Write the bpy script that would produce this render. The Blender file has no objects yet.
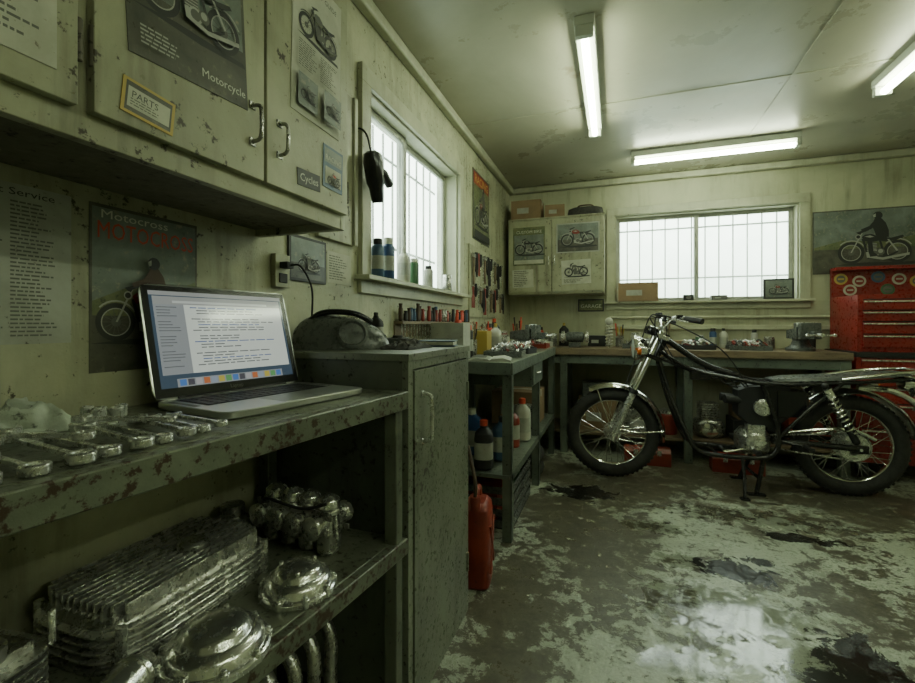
import bpy, bmesh, math, random
from mathutils import Vector, Matrix, noise
random.seed(7)
PI=math.pi
SC=bpy.context.scene
COL=SC.collection

# ---------------------------------------------------------------- materials
def nodes(name):
    m=bpy.data.materials.new(name); m.use_nodes=True
    nt=m.node_tree; b=nt.nodes['Principled BSDF']
    return m,nt,b
def c4(c): return (c[0],c[1],c[2],1)
def N(nt,t,**kw):
    n=nt.nodes.new(t)
    for k,v in kw.items(): setattr(n,k,v)
    return n
def noise_n(nt,vec,scale,detail=6,rough=.6,dist=0):
    n=N(nt,'ShaderNodeTexNoise'); n.inputs['Scale'].default_value=scale
    n.inputs['Detail'].default_value=detail; n.inputs['Roughness'].default_value=rough
    n.inputs['Distortion'].default_value=dist
    nt.links.new(vec,n.inputs['Vector']); return n.outputs['Fac']
def ramp(nt,fac,a,b,lo=0.,hi=1.):
    n=N(nt,'ShaderNodeMapRange'); n.inputs['From Min'].default_value=a; n.inputs['From Max'].default_value=b
    n.inputs['To Min'].default_value=lo; n.inputs['To Max'].default_value=hi
    nt.links.new(fac,n.inputs['Value']); return n.outputs['Result']
def mixc(nt,fac,a,b):
    n=N(nt,'ShaderNodeMix',data_type='RGBA')
    nt.links.new(fac,n.inputs[0])
    for s,i in ((a,6),(b,7)):
        if isinstance(s,tuple): n.inputs[i].default_value=c4(s)
        else: nt.links.new(s,n.inputs[i])
    return n.outputs[2]
def mth(nt,op,a,b=0.,c=0.):
    n=N(nt,'ShaderNodeMath',operation=op)
    for i,s in enumerate((a,b,c)):
        if isinstance(s,(int,float)): n.inputs[i].default_value=s
        else: nt.links.new(s,n.inputs[i])
    return n.outputs[0]
def smat(name,col,rough=.5,metal=0.,em=0.,emc=None,alpha=1):
    m,nt,b=nodes(name)
    b.inputs['Base Color'].default_value=c4(col); b.inputs['Roughness'].default_value=rough
    b.inputs['Metallic'].default_value=metal
    if em: 
        b.inputs['Emission Color'].default_value=c4(emc or col); b.inputs['Emission Strength'].default_value=em
    return m
def gmat(name,base,alt,spot,s1=3,s2=25,th=.6,w=.05,rough=.6,metal=0.,bump=.15,r2=None,stretch=(1,1,1),a=.35,b_=.65,drip=0):
    m,nt,b=nodes(name)
    tc=N(nt,'ShaderNodeTexCoord'); mp=N(nt,'ShaderNodeMapping'); mp.inputs['Scale'].default_value=stretch
    nt.links.new(tc.outputs['Object'],mp.inputs['Vector']); v=mp.outputs['Vector']
    n1=noise_n(nt,v,s1,8,.62,.4); n2=noise_n(nt,v,s2,9,.68)
    f1=ramp(nt,n1,a,b_); 
    mod=mth(nt,'ADD',n2,mth(nt,'MULTIPLY',mth(nt,'SUBTRACT',n1,.5),.35))
    f2=ramp(nt,mod,th,th+w)
    c=mixc(nt,f1,base,alt); c=mixc(nt,f2,c,spot)
    if drip:
        mp2=N(nt,'ShaderNodeMapping'); mp2.inputs['Scale'].default_value=(1,1,.12); nt.links.new(tc.outputs['Object'],mp2.inputs['Vector'])
        n3=noise_n(nt,mp2.outputs['Vector'],16,6,.6); n4=noise_n(nt,v,2.2,4,.5)
        c=mixc(nt,mth(nt,'MULTIPLY',mth(nt,'MULTIPLY',ramp(nt,n3,.50,.74),ramp(nt,n4,.35,.6)),drip),c,spot)
    nt.links.new(c,b.inputs['Base Color'])
    rr=ramp(nt,n2,.3,.7,max(rough-.12,.04),min(rough+.15,1)); nt.links.new(rr,b.inputs['Roughness'])
    b.inputs['Metallic'].default_value=metal
    if bump:
        bp=N(nt,'ShaderNodeBump'); bp.inputs['Strength'].default_value=bump; bp.inputs['Distance'].default_value=.01
        nt.links.new(mod,bp.inputs['Height']); nt.links.new(bp.outputs[0],b.inputs['Normal'])
    return m

M_wall=gmat('wall_paint',(.47,.475,.33),(.33,.335,.225),(.09,.08,.05),1.6,16,.67,.10,.50,0,.10,drip=.55)
M_wallL=gmat('wall_paint_left',(.46,.46,.32),(.28,.28,.19),(.055,.047,.03),2.5,40,.60,.05,.45,0,.2,drip=.65)
M_ceil=gmat('ceiling_paint',(.43,.42,.32),(.32,.305,.225),(.17,.135,.07),.9,3,.68,.12,.32,0,.04)
M_trim=gmat('trim_paint',(.47,.475,.345),(.33,.33,.235),(.10,.085,.055),4,40,.65,.06,.4,0,.1,drip=.4)
M_cab=gmat('cabinet_paint',(.40,.40,.275),(.255,.255,.165),(.05,.04,.025),3.0,38,.605,.045,.36,0,.1,drip=.8)
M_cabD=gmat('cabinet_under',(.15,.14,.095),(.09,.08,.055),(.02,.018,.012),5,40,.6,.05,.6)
M_bench=gmat('bench_metal',(.23,.245,.185),(.125,.135,.10),(.03,.025,.018),6,55,.565,.06,.36,.25,.15)
M_benchedge=gmat('bench_edge',(.20,.22,.165),(.11,.12,.09),(.055,.032,.02),8,50,.53,.06,.36,.3,.2)
M_lock=gmat('locker_paint',(.22,.24,.18),(.135,.15,.115),(.032,.026,.018),4,46,.585,.05,.32,.15,.08,drip=.8)
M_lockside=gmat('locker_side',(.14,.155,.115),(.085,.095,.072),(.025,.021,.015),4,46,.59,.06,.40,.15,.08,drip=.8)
M_wood=gmat('counter_wood',(.24,.18,.11),(.14,.10,.065),(.035,.027,.017),4,40,.60,.06,.45,0,.2,stretch=(1,5,5))
M_steelg=gmat('bench_steel',(.17,.20,.165),(.10,.12,.10),(.03,.026,.02),6,60,.60,.05,.38,.25,.08)
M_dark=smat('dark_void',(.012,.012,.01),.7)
M_black=smat('black_rubber',(.014,.014,.014),.6)
M_blackg=smat('black_gloss',(.012,.012,.013),.22)
M_gplas=gmat('grey_plastic',(.12,.13,.12),(.075,.08,.075),(.03,.03,.027),8,60,.66,.08,.28,.1,0)
M_tire=gmat('tire_rubber',(.020,.020,.019),(.032,.031,.028),(.06,.055,.042),20,60,.62,.08,.75,0,.2)
M_frame=gmat('frame_enamel',(.018,.018,.018),(.026,.025,.023),(.06,.04,.03),12,60,.68,.05,.20,.3,0)
M_chrome=gmat('chrome',(.84,.85,.81),(.72,.72,.68),(.32,.28,.22),14,80,.72,.08,.14,1,0)
M_satin=gmat('satin_chrome',(.80,.81,.77),(.64,.64,.60),(.26,.235,.19),12,60,.66,.1,.21,.88,0)
M_alu=gmat('cast_aluminium',(.72,.72,.68),(.52,.52,.485),(.19,.17,.135),12,60,.64,.1,.27,.85,.02)
M_aluD=gmat('oily_aluminium',(.44,.44,.41),(.28,.28,.255),(.09,.078,.06),12,60,.60,.1,.28,.85,.03)
M_steel=gmat('tool_steel',(.78,.79,.75),(.58,.58,.54),(.20,.17,.135),20,80,.64,.08,.26,.85,0)
M_red=gmat('red_paint',(.28,.017,.013),(.17,.012,.01),(.04,.018,.014),6,50,.66,.06,.30,0,0)
M_redp=gmat('red_plastic',(.27,.036,.018),(.17,.023,.014),(.05,.025,.018),8,50,.64,.08,.4,0,.02)
M_card=gmat('cardboard',(.29,.195,.105),(.21,.14,.08),(.10,.065,.035),4,30,.68,.06,.8,0,.08)
M_paper=gmat('old_paper',(.53,.53,.44),(.38,.38,.30),(.15,.13,.09),9,60,.66,.06,.6,0,.03)
M_paper2=gmat('grey_paper',(.40,.41,.355),(.29,.295,.25),(.10,.09,.07),9,60,.64,.06,.5,0,.03)
M_ink=smat('ink_dark',(.03,.03,.03),.5)
M_inkg=smat('ink_grey',(.12,.12,.105),.6)
M_pdark=gmat('poster_dark',(.045,.048,.038),(.11,.105,.08),(.20,.18,.13),10,60,.60,.14,.35,0,0)
M_psky=gmat('poster_sky',(.21,.24,.22),(.10,.12,.10),(.32,.30,.22),6,50,.56,.16,.35,0,0)
M_pgrn=gmat('poster_green',(.08,.11,.05),(.20,.20,.10),(.04,.05,.03),8,55,.54,.12,.4,0,0)
M_pred=smat('poster_red',(.55,.06,.03),.4)
M_pmar=smat('poster_maroon',(.24,.03,.02),.4)
M_pyel=smat('poster_yellow',(.46,.33,.08),.4)
M_pblue=smat('poster_blue',(.04,.09,.17),.4)
M_white=smat('white_print',(.58,.58,.50),.5)
M_pgry=smat('print_silver',(.36,.36,.32),.5)
M_silver=smat('laptop_aluminium',(.60,.61,.59),.30,.85)
M_keys=smat('laptop_key',(.015,.015,.016),.45)
M_brown=smat('brown_leather',(.06,.035,.02),.6)
M_cloth=gmat('rag_cloth',(.44,.48,.40),(.22,.25,.19),(.06,.06,.05),14,40,.58,.1,.85,0,.3)
M_clothd=gmat('dark_glove',(.03,.03,.028),(.06,.055,.045),(.02,.02,.02),14,40,.6,.1,.8,0,.2)
M_orange=smat('amber_lens',(.6,.14,.02),.2)
M_tail=smat('tail_lens',(.4,.015,.01),.18)
M_lens=smat('headlamp_lens',(.65,.68,.62),.08,.3)
M_barw=smat('bar_paint',(.20,.22,.20),.6)
M_blue=smat('blue_plastic',(.02,.06,.16),.4)
M_yel=smat('yellow_plastic',(.38,.27,.05),.45)
M_green=smat('green_tin',(.05,.13,.06),.4)
M_tanb=smat('white_plastic',(.44,.44,.37),.45)
M_tube=smat('fluorescent_glow',(.9,1,.8),.5,0,46,(.87,1.0,.70))
M_fix=smat('lamp_housing',(.50,.52,.44),.4)

# floor
def blobmask(nt,pos,nz,blobs,edge=.12,k=.9):
    cur=None
    for (x,y,rx,ry) in blobs:
        s=N(nt,'ShaderNodeVectorMath',operation='SUBTRACT'); nt.links.new(pos,s.inputs[0]); s.inputs[1].default_value=(x,y,0)
        q=N(nt,'ShaderNodeVectorMath',operation='MULTIPLY'); nt.links.new(s.outputs[0],q.inputs[0]); q.inputs[1].default_value=(1/rx,1/ry,0)
        l=N(nt,'ShaderNodeVectorMath',operation='LENGTH'); nt.links.new(q.outputs[0],l.inputs[0])
        cur=l.outputs['Value'] if cur is None else mth(nt,'MINIMUM',cur,l.outputs['Value'])
    t=mth(nt,'ADD',cur,mth(nt,'MULTIPLY',mth(nt,'SUBTRACT',nz,.5),k*2))
    return ramp(nt,t,1+edge,1-edge)
m,nt,b=nodes('floor_concrete'); M_floor=m
tc=N(nt,'ShaderNodeTexCoord'); pos=tc.outputs['Object']
nA=noise_n(nt,pos,1.5,6,.6,.3); nB=noise_n(nt,pos,12,12,.78,.2); nC=noise_n(nt,pos,60,6,.7); nD=noise_n(nt,pos,4.5,8,.62,.6); nE=noise_n(nt,pos,11,10,.7,.8)
fl=mth(nt,'ADD',mth(nt,'MULTIPLY',nA,.52),mth(nt,'MULTIPLY',nB,.80))
far=blobmask(nt,pos,nD,[(0,3.35,.7,.4),(1.0,3.5,.9,.40),(-.15,2.6,.3,.7),(-.35,1.6,.16,.6)],.5,.8)
fl=mth(nt,'ADD',fl,mth(nt,'MULTIPLY',far,.10))
flk=ramp(nt,fl,.668,.695)
paint=mixc(nt,ramp(nt,nC,.35,.7),(.43,.47,.38),(.29,.32,.26))
paint=mixc(nt,ramp(nt,nD,.42,.68,0,.45),paint,(.20,.21,.16))
bare=mixc(nt,ramp(nt,nB,.3,.7),(.14,.13,.09),(.05,.045,.032))
c=mixc(nt,flk,paint,bare)
pud=blobmask(nt,pos,nE,[(.40,1.96,.28,.16),(.60,1.72,.24,.14),(.22,1.62,.12,.07),(.30,2.3,.10,.07),(.75,2.95,.4,.1),(.2,2.65,.16,.06)],.22,2.3)
oil=blobmask(nt,pos,nE,[(.50,2.30,.13,.085),(.76,1.80,.11,.17),(.66,1.68,.17,.05),(.9,2.75,.16,.05),(-.2,3.05,.2,.12),(.64,2.42,.06,.05)],.06,2.0)
c=mixc(nt,mth(nt,'MULTIPLY',pud,.45),c,(.07,.07,.055))
c=mixc(nt,mth(nt,'MULTIPLY',oil,.96),c,(.008,.007,.006))
nt.links.new(c,b.inputs['Base Color'])
r=ramp(nt,nB,.3,.7,.19,.44)
r=mth(nt,'ADD',mth(nt,'MULTIPLY',r,mth(nt,'SUBTRACT',1,pud)),mth(nt,'MULTIPLY',pud,.05))
r=mth(nt,'ADD',mth(nt,'MULTIPLY',r,mth(nt,'SUBTRACT',1,oil)),mth(nt,'MULTIPLY',oil,.13))
nt.links.new(r,b.inputs['Roughness'])
b.inputs['Specular IOR Level'].default_value=.7
bp=N(nt,'ShaderNodeBump'); bp.inputs['Distance'].default_value=.005
nt.links.new(mth(nt,'MULTIPLY',mth(nt,'SUBTRACT',1.04,pud),.35),bp.inputs['Strength'])
nt.links.new(mth(nt,'ADD',flk,nC),bp.inputs['Height']); nt.links.new(bp.outputs[0],b.inputs['Normal'])

# window glass : dusty, mostly see-through
m=bpy.data.materials.new('dusty_glass'); m.use_nodes=True; nt=m.node_tree; M_glass=m
for n in list(nt.nodes): nt.nodes.remove(n)
o=N(nt,'ShaderNodeOutputMaterial'); mx=N(nt,'ShaderNodeMixShader'); tr=N(nt,'ShaderNodeBsdfTransparent'); tl=N(nt,'ShaderNodeBsdfTranslucent')
tr.inputs[0].default_value=(.96,1,.95,1); tl.inputs[0].default_value=(.8,.85,.78,1)
tc=N(nt,'ShaderNodeTexCoord'); nn=noise_n(nt,tc.outputs['Object'],5,6,.6)
nt.links.new(ramp(nt,nn,.3,.7,.04,.22),mx.inputs[0]); nt.links.new(tr.outputs[0],mx.inputs[1]); nt.links.new(tl.outputs[0],mx.inputs[2]); nt.links.new(mx.outputs[0],o.inputs[0])

# ---------------------------------------------------------------- mesh builder
def frame_from(axis):
    a=Vector(axis).normalized()
    t=Vector((0,0,1)) if abs(a.z)<.9 else Vector((1,0,0))
    u=a.cross(t).normalized(); v=a.cross(u).normalized()
    return a,u,v
class MB:
    def __init__(s,name,M=None):
        s.n=name; s.v=[]; s.f=[]; s.mi=[]; s.mats=[]; s.M=M or Matrix.Identity(4)
    def add(s,vs,fs,m):
        if m not in s.mats: s.mats.append(m)
        k=s.mats.index(m); b=len(s.v)
        s.v+=[s.M@Vector(v) for v in vs]
        for f in fs: s.f.append([b+i for i in f]); s.mi.append(k)
    def bb(s,x0,x1,y0,y1,z0,z1,m):
        v=[(x0,y0,z0),(x1,y0,z0),(x1,y1,z0),(x0,y1,z0),(x0,y0,z1),(x1,y0,z1),(x1,y1,z1),(x0,y1,z1)]
        s.add(v,[(0,3,2,1),(4,5,6,7),(0,1,5,4),(1,2,6,5),(2,3,7,6),(3,0,4,7)],m)
    def box(s,c,d,m,R=None):
        R=R or Matrix.Identity(3); c=Vector(c); v=[]
        for z in (-1,1):
            for x,y in ((-1,-1),(1,-1),(1,1),(-1,1)): v.append(c+R@Vector((x*d[0]/2,y*d[1]/2,z*d[2]/2)))
        s.add(v,[(0,3,2,1),(4,5,6,7),(0,1,5,4),(1,2,6,5),(2,3,7,6),(3,0,4,7)],m)
    def cyl(s,p0,p1,r0,m,r1=None,n=16):
        r1=r0 if r1 is None else r1; p0=Vector(p0);p1=Vector(p1)
        a,u,v=frame_from(p1-p0); vs=[]
        for p,r in ((p0,r0),(p1,r1)):
            for i in range(n):
                t=2*PI*i/n; vs.append(p+(u*math.cos(t)+v*math.sin(t))*r)
        fs=[(i,(i+1)%n,n+(i+1)%n,n+i) for i in range(n)]+[tuple(range(n))[::-1],tuple(range(n,2*n))]
        s.add(vs,fs,m)
    def tube(s,pts,r,m,n=8,closed=False):
        P=[Vector(p) for p in pts]; k=len(P); rs=r if isinstance(r,list) else [r]*k
        vs=[]; pu=None
        for i in range(k):
            if closed: d=P[(i+1)%k]-P[i-1]
            else: d=P[min(i+1,k-1)]-P[max(i-1,0)]
            d.normalize()
            if pu is None: _,u,_v=frame_from(d)
            else:
                u=pu-d*pu.dot(d)
                if u.length<1e-5: _,u,_v=frame_from(d)
                u.normalize()
            pu=u; v=d.cross(u)
            for j in range(n):
                t=2*PI*j/n; vs.append(P[i]+(u*math.cos(t)+v*math.sin(t))*rs[i])
        fs=[]
        for i in range(k if closed else k-1):
            i2=(i+1)%k
            for j in range(n): fs.append((i*n+j,i*n+(j+1)%n,i2*n+(j+1)%n,i2*n+j))
        if not closed: fs+= [tuple(range(n))[::-1],tuple(range((k-1)*n,k*n))]
        s.add(vs,fs,m)
    def lathe(s,prof,o,axis,m,n=32,closed=False):
        o=Vector(o); a,u,v=frame_from(axis); vs=[];k=len(prof)
        for r,h in prof:
            for j in range(n):
                t=2*PI*j/n; vs.append(o+a*h+(u*math.cos(t)+v*math.sin(t))*max(r,1e-5))
        fs=[]
        for i in range(k if closed else k-1):
            i2=(i+1)%k
            for j in range(n): fs.append((i*n+j,i*n+(j+1)%n,i2*n+(j+1)%n,i2*n+j))
        if not closed: fs+=[tuple(range(n))[::-1],tuple(range((k-1)*n,k*n))]
        s.add(vs,fs,m)
    def torus(s,c,axis,R,r,m,n=40,k=10,sq=1.):
        s.lathe([(R+r*math.cos(2*PI*i/k),r*sq*math.sin(2*PI*i/k)) for i in range(k)],c,axis,m,n,True)
    def sph(s,c,rad,m,n=16,k=10,amp=0,fr=8):
        rx,ry,rz=rad if isinstance(rad,tuple) else (rad,)*3
        vs=[];c=Vector(c)
        for i in range(k+1):
            a=PI*i/k
            for j in range(n):
                t=2*PI*j/n; p=Vector((math.sin(a)*math.cos(t),math.sin(a)*math.sin(t),math.cos(a)))
                q=1+(amp*noise.fractal(p*fr+c*9,1,2,3) if amp else 0)
                vs.append(c+Vector((p.x*rx*q,p.y*ry*q,p.z*rz*q)))
        fs=[(i*n+j,(i+1)*n+j,(i+1)*n+(j+1)%n,i*n+(j+1)%n) for i in range(k) for j in range(n)]
        s.add(vs,fs,m)
    def loft(s,rings,m,caps=True):
        n=len(rings[0]); vs=[p for r in rings for p in r]; fs=[]
        for i in range(len(rings)-1):
            for j in range(n): fs.append((i*n+j,i*n+(j+1)%n,(i+1)*n+(j+1)%n,(i+1)*n+j))
        if caps: fs+=[tuple(range(n))[::-1],tuple(range((len(rings)-1)*n,len(rings)*n))]
        s.add(vs,fs,m)
    def prism(s,poly,z0,z1,m):
        n=len(poly); vs=[(x,y,z0) for x,y in poly]+[(x,y,z1) for x,y in poly]
        s.add(vs,[(i,(i+1)%n,n+(i+1)%n,n+i) for i in range(n)]+[tuple(range(n))[::-1],tuple(range(n,2*n))],m)
    def flat(s,pts,m): s.add(pts,[tuple(range(len(pts)))],m)
    def done(s,bevel=0,seg=2,center=True,ang=35,sub=0):
        me=bpy.data.meshes.new(s.n); 
        c=Vector((0,0,0))
        if center and s.v:
            mn=Vector([min(v[i] for v in s.v) for i in range(3)]); mxx=Vector([max(v[i] for v in s.v) for i in range(3)])
            c=(mn+mxx)/2
        me.from_pydata([v-c for v in s.v],[],s.f)
        for mm in s.mats: me.materials.append(mm)
        me.polygons.foreach_set('material_index',s.mi)
        bm=bmesh.new(); bm.from_mesh(me); bmesh.ops.recalc_face_normals(bm,faces=bm.faces); bm.to_mesh(me); bm.free()
        me.polygons.foreach_set('use_smooth',[True]*len(me.polygons))
        me.set_sharp_from_angle(angle=math.radians(ang)); me.update()
        o=bpy.data.objects.new(s.n,me); o.location=c; COL.objects.link(o)
        if bevel:
            bv=o.modifiers.new('bevel','BEVEL'); bv.width=bevel; bv.segments=seg; bv.limit_method='ANGLE'; bv.angle_limit=math.radians(40)
        return o
def sring(cx,cy,z,a,b,n=2.5,k=28):
    out=[]
    for i in range(k):
        t=2*PI*i/k; c_,s_=math.cos(t),math.sin(t)
        out.append((cx+a*math.copysign(abs(c_)**(2/n),c_),cy+b*math.copysign(abs(s_)**(2/n),s_),z))
    return out
def spl(pts,n=6):
    P=[Vector(p) for p in pts]; P=[P[0]*2-P[1]]+P+[P[-1]*2-P[-2]]; out=[]
    for i in range(1,len(P)-2):
        for j in range(n):
            t=j/n; a,b_,c_,d=P[i-1:i+3]
            out.append(.5*((2*b_)+(c_-a)*t+(2*a-5*b_+4*c_-d)*t*t+(3*b_-a-3*c_+d)*t**3))
    out.append(P[-2]); return out
def rotz(a): return Matrix.Rotation(a,4,'Z')
def T(x,y,z): return Matrix.Translation((x,y,z))
_tc={}
def textmesh(body):
    if body in _tc: return _tc[body]
    cu=bpy.data.curves.new('t','FONT'); cu.body=body; cu.size=1; cu.resolution_u=2
    ob=bpy.data.objects.new('t',cu); COL.objects.link(ob)
    dg=bpy.context.evaluated_depsgraph_get(); ev=ob.evaluated_get(dg); me=ev.to_mesh()
    r=([v.co.copy() for v in me.vertices],[tuple(p.vertices) for p in me.polygons])
    ev.to_mesh_clear(); bpy.data.objects.remove(ob); bpy.data.curves.remove(cu)
    w=max([v.x for v in r[0]] or [1]); _tc[body]=(r[0],r[1],w); return _tc[body]

class Sheet:
    """flat printed sheet; local x right, y up (metres), z out of the sheet"""
    def __init__(s,name,org,face,w,h,bg,tilt=0,thick=.0015):
        if face=='L': R=Matrix(((0,0,1),(1,0,0),(0,1,0))).to_4x4()
        elif face=='B': R=Matrix(((1,0,0),(0,0,-1),(0,1,0))).to_4x4()
        else: R=face
        s.mb=MB(name,T(*org)@R@Matrix.Rotation(tilt,4,'Z')); s.w=w; s.h=h; s.z=thick
        s.mb.bb(0,w,0,h,.0002,thick,bg)
    def lay(s): s.z+=.00022; return s.z
    def rect(s,x0,y0,x1,y1,m):
        z=s.lay(); w,h=s.w,s.h; s.mb.flat([(x0*w,y0*h,z),(x1*w,y0*h,z),(x1*w,y1*h,z),(x0*w,y1*h,z)],m)
    def poly(s,pts,m,ox=0,oy=0,k=1,z=None):
        z=z or s.lay(); s.mb.flat([(ox+x*k,oy+y*k,z) for x,y in pts],m)
    def text(s,body,x,y,wd,m,maxh=None):
        v,f,w=textmesh(body); k=wd*s.w/w; z=s.lay()
        s.mb.add([(x*s.w+p.x*k,y*s.h+p.y*(maxh or k),z) for p in v],f,m)
    def lines(s,x0,y0,x1,y1,n,m,cols=1):
        z=s.lay(); w,h=s.w,s.h
        for c_ in range(cols):
            cx0=x0+(x1-x0)*c_/cols; cx1=x0+(x1-x0)*(c_+.88)/cols
            for i in range(n):
                y=y1-(y1-y0)*(i+.2)/n; dy=(y1-y0)/n*.42; xx=cx0; xe=cx0+(cx1-cx0)*random.uniform(.55,1)
                while xx<xe:
                    x2=min(xx+(cx1-cx0)*random.uniform(.06,.2),xe); s.mb.flat([(xx*w,(y-dy)*h,z),(x2*w,(y-dy)*h,z),(x2*w,y*h,z),(xx*w,y*h,z)],m); xx=x2+(cx1-cx0)*.03
    def ring(s,cx,cy,ro,ri,m,n=28,z=None):
        z=z or s.lay(); vs=[];fs=[]
        for i in range(n):
            t=2*PI*i/n; vs+= [(cx+ro*math.cos(t),cy+ro*math.sin(t),z),(cx+ri*math.cos(t),cy+ri*math.sin(t),z)]
        for i in range(n): fs.append((2*i,2*((i+1)%n),2*((i+1)%n)+1,2*i+1))
        s.mb.add(vs,fs,m)
    def moto(s,cx,cy,k,body,dark,light,rider=None,flip=1):
        s.lay(); ox=cx*s.w; oy=cy*s.h
        def P(pts,m): 
            s.poly([(x*flip,y) for x,y in pts],m,ox,oy,k,s.lay())
        def rr(x,y,r,m,k2=14): P([(x+r*math.cos(2*PI*i/k2),y+r*math.sin(2*PI*i/k2)) for i in range(k2)],m)
        P([(-.95,-.36),(-.3,-.30),(.95,-.31),(1.0,-.38),(.1,-.42)],dark)
        for x in (-.55,.55):
            s.ring(ox+x*k,oy,.33*k,.235*k,dark,z=s.lay()); s.ring(ox+x*k,oy,.245*k,.225*k,light,z=s.lay()); s.ring(ox+x*k,oy,.08*k,.01*k,M_inkg,z=s.lay())
            zz=s.lay()
            for i in range(14):
                a=i*PI/7; dx,dy=math.cos(a),math.sin(a); q=.005
                s.poly([(x+dx*.05-dy*q,dy*.05+dx*q),(x+dx*.23-dy*q,dy*.23+dx*q),(x+dx*.23+dy*q,dy*.23-dx*q),(x+dx*.05+dy*q,dy*.05-dx*q)],M_inkg,ox,oy,k,zz)
            zz=s.lay(); arc=[math.radians(t) for t in range(30,150,12)]; off=.35
            s.poly([(x+off*math.cos(t),off*math.sin(t)) for t in arc]+[(x+(off+.03)*math.cos(t),(off+.03)*math.sin(t)) for t in arc[::-1]],light,ox,oy,k,zz)
        P([(-.57,0),(-.535,0),(-.27,.58),(-.31,.58)],light)
        P([(-.3,.4),(-.24,.42),(-.1,-.2),(-.15,-.2)],dark); P([(-.15,-.2),(-.13,-.14),(.3,-.12),(.56,.02),(.56,-.03),(.3,-.2)],dark); P([(.1,.4),(.15,.4),(.28,-.14),(.22,-.16)],dark)
        P([(-.16,.0),(-.17,.24),(-.02,.3),(.07,.24),(.05,.04)],M_inkg)
        for i in range(5): P([(-.17,.05+i*.045),(-.17,.065+i*.045),(.06,.075+i*.045),(.06,.06+i*.045)],light)
        rr(0,-.04,.12,light); rr(0,-.04,.085,M_inkg); rr(.15,.0,.10,M_inkg); rr(.15,.02,.06,light)
        P([(-.3,.46),(-.22,.53),(-.06,.54),(.08,.46),(.14,.34),(-.05,.31),(-.24,.33)],body); P([(-.24,.47),(-.1,.5),(.0,.45),(-.1,.43)],light)
        P([(.08,.42),(.2,.42),(.4,.40),(.66,.47),(.7,.42),(.5,.32),(.3,.30),(.12,.32)],dark)
        P([(-.44,.60),(-.2,.68),(-.12,.66),(-.18,.63),(-.3,.58),(-.34,.52)],dark)
        rr(-.38,.47,.075,light); rr(-.385,.47,.05,dark)
        P([(-.13,.02),(-.2,.0),(-.18,-.16),(.2,-.24),(.82,-.12),(.82,-.05),(.2,-.17),(-.10,-.11)],light)
        P([(.3,.36),(.345,.36),(.56,.02),(.52,0)],light)
        if rider:
            P([(.05,.44),(.34,.42),(.34,.62),(.27,.85),(.16,1.0),(0,.98),(-.06,.8),(0,.62)],rider)
            P([(.02,.96),(.08,.84),(-.08,.68),(-.3,.62),(-.32,.69),(-.12,.78)],rider)
            P([(.1,.46),(.32,.44),(.2,.34),(-.05,.30),(-.02,.0),(.1,-.12),(-.1,-.14),(-.14,.0),(-.16,.34),(-.08,.44)],dark)
            rr(.08,1.08,.115,dark); P([(-.04,1.1),(.03,1.14),(.03,1.04),(-.02,1.02)],light)
    def done(s): return s.mb.done(center=True)

# ---------------------------------------------------------------- room shell
XL,YB,ZC=-1.02,4.5,2.485; XR,YF=3.1,-1.7
w=MB('floor'); w.bb(XL-.15,XR+.15,YF-.15,YB+.15,-.1,0,M_floor); w.done(center=False)
w=MB('ceiling'); w.bb(XL-.15,XR+.15,YF-.15,YB+.15,ZC,ZC+.1,M_ceil)
for y in (.9,2.95): w.bb(XL,XR,y-.012,y+.012,ZC-.004,ZC+.01,M_ceil)
w.bb(.92,.944,YF,YB,ZC-.0035,ZC+.01,M_ceil); w.done(center=False)
WY0,WY1,WZ0,WZ1=1.70,2.88,1.31,2.13
w=MB('wall_left')
w.bb(XL-.15,XL,YF,WY0,0,ZC,M_wallL); w.bb(XL-.15,XL,WY1,YB+.15,0,ZC,M_wallL); w.bb(XL-.15,XL,WY0,WY1,0,WZ0,M_wallL); w.bb(XL-.15,XL,WY0,WY1,WZ1,ZC,M_wallL)
w.done(center=False)
BX0,BX1,BZ0,BZ1=.0,1.46,1.32,2.13
w=MB('wall_back')
w.bb(XL,BX0,YB,YB+.15,0,ZC,M_wall); w.bb(BX1,XR+.15,YB,YB+.15,0,ZC,M_wall); w.bb(BX0,BX1,YB,YB+.15,0,BZ0,M_wall); w.bb(BX0,BX1,YB,YB+.15,BZ1,ZC,M_wall)
w.done(center=False)
w=MB('wall_right'); w.bb(XR,XR+.15,YF,YB,0,ZC,M_wall); w.done(center=False)
w=MB('wall_front'); w.bb(XL-.15,XR+.15,YF-.15,YF,0,ZC,M_wall); w.done(center=False)
for i,(a,bb_) in enumerate([((XL,XL+.05,YF,YB),0),((XL+.05,XR,YB-.05,YB),0)]):
    w=MB('trim_%d'%(i+1)); x0,x1,y0,y1=a; w.bb(x0,x1,y0,y1,ZC-.06,ZC-.001,M_trim); w.done(.012,3)
w=MB('trim_3'); w.cyl((-.05,YB-.02,1.17),(XR,YB-.02,1.17),.012,M_trim); w.bb(-.08,1.9,YB-.03,YB-.001,1.06,1.1,M_trim); w.done(.003)

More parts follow.
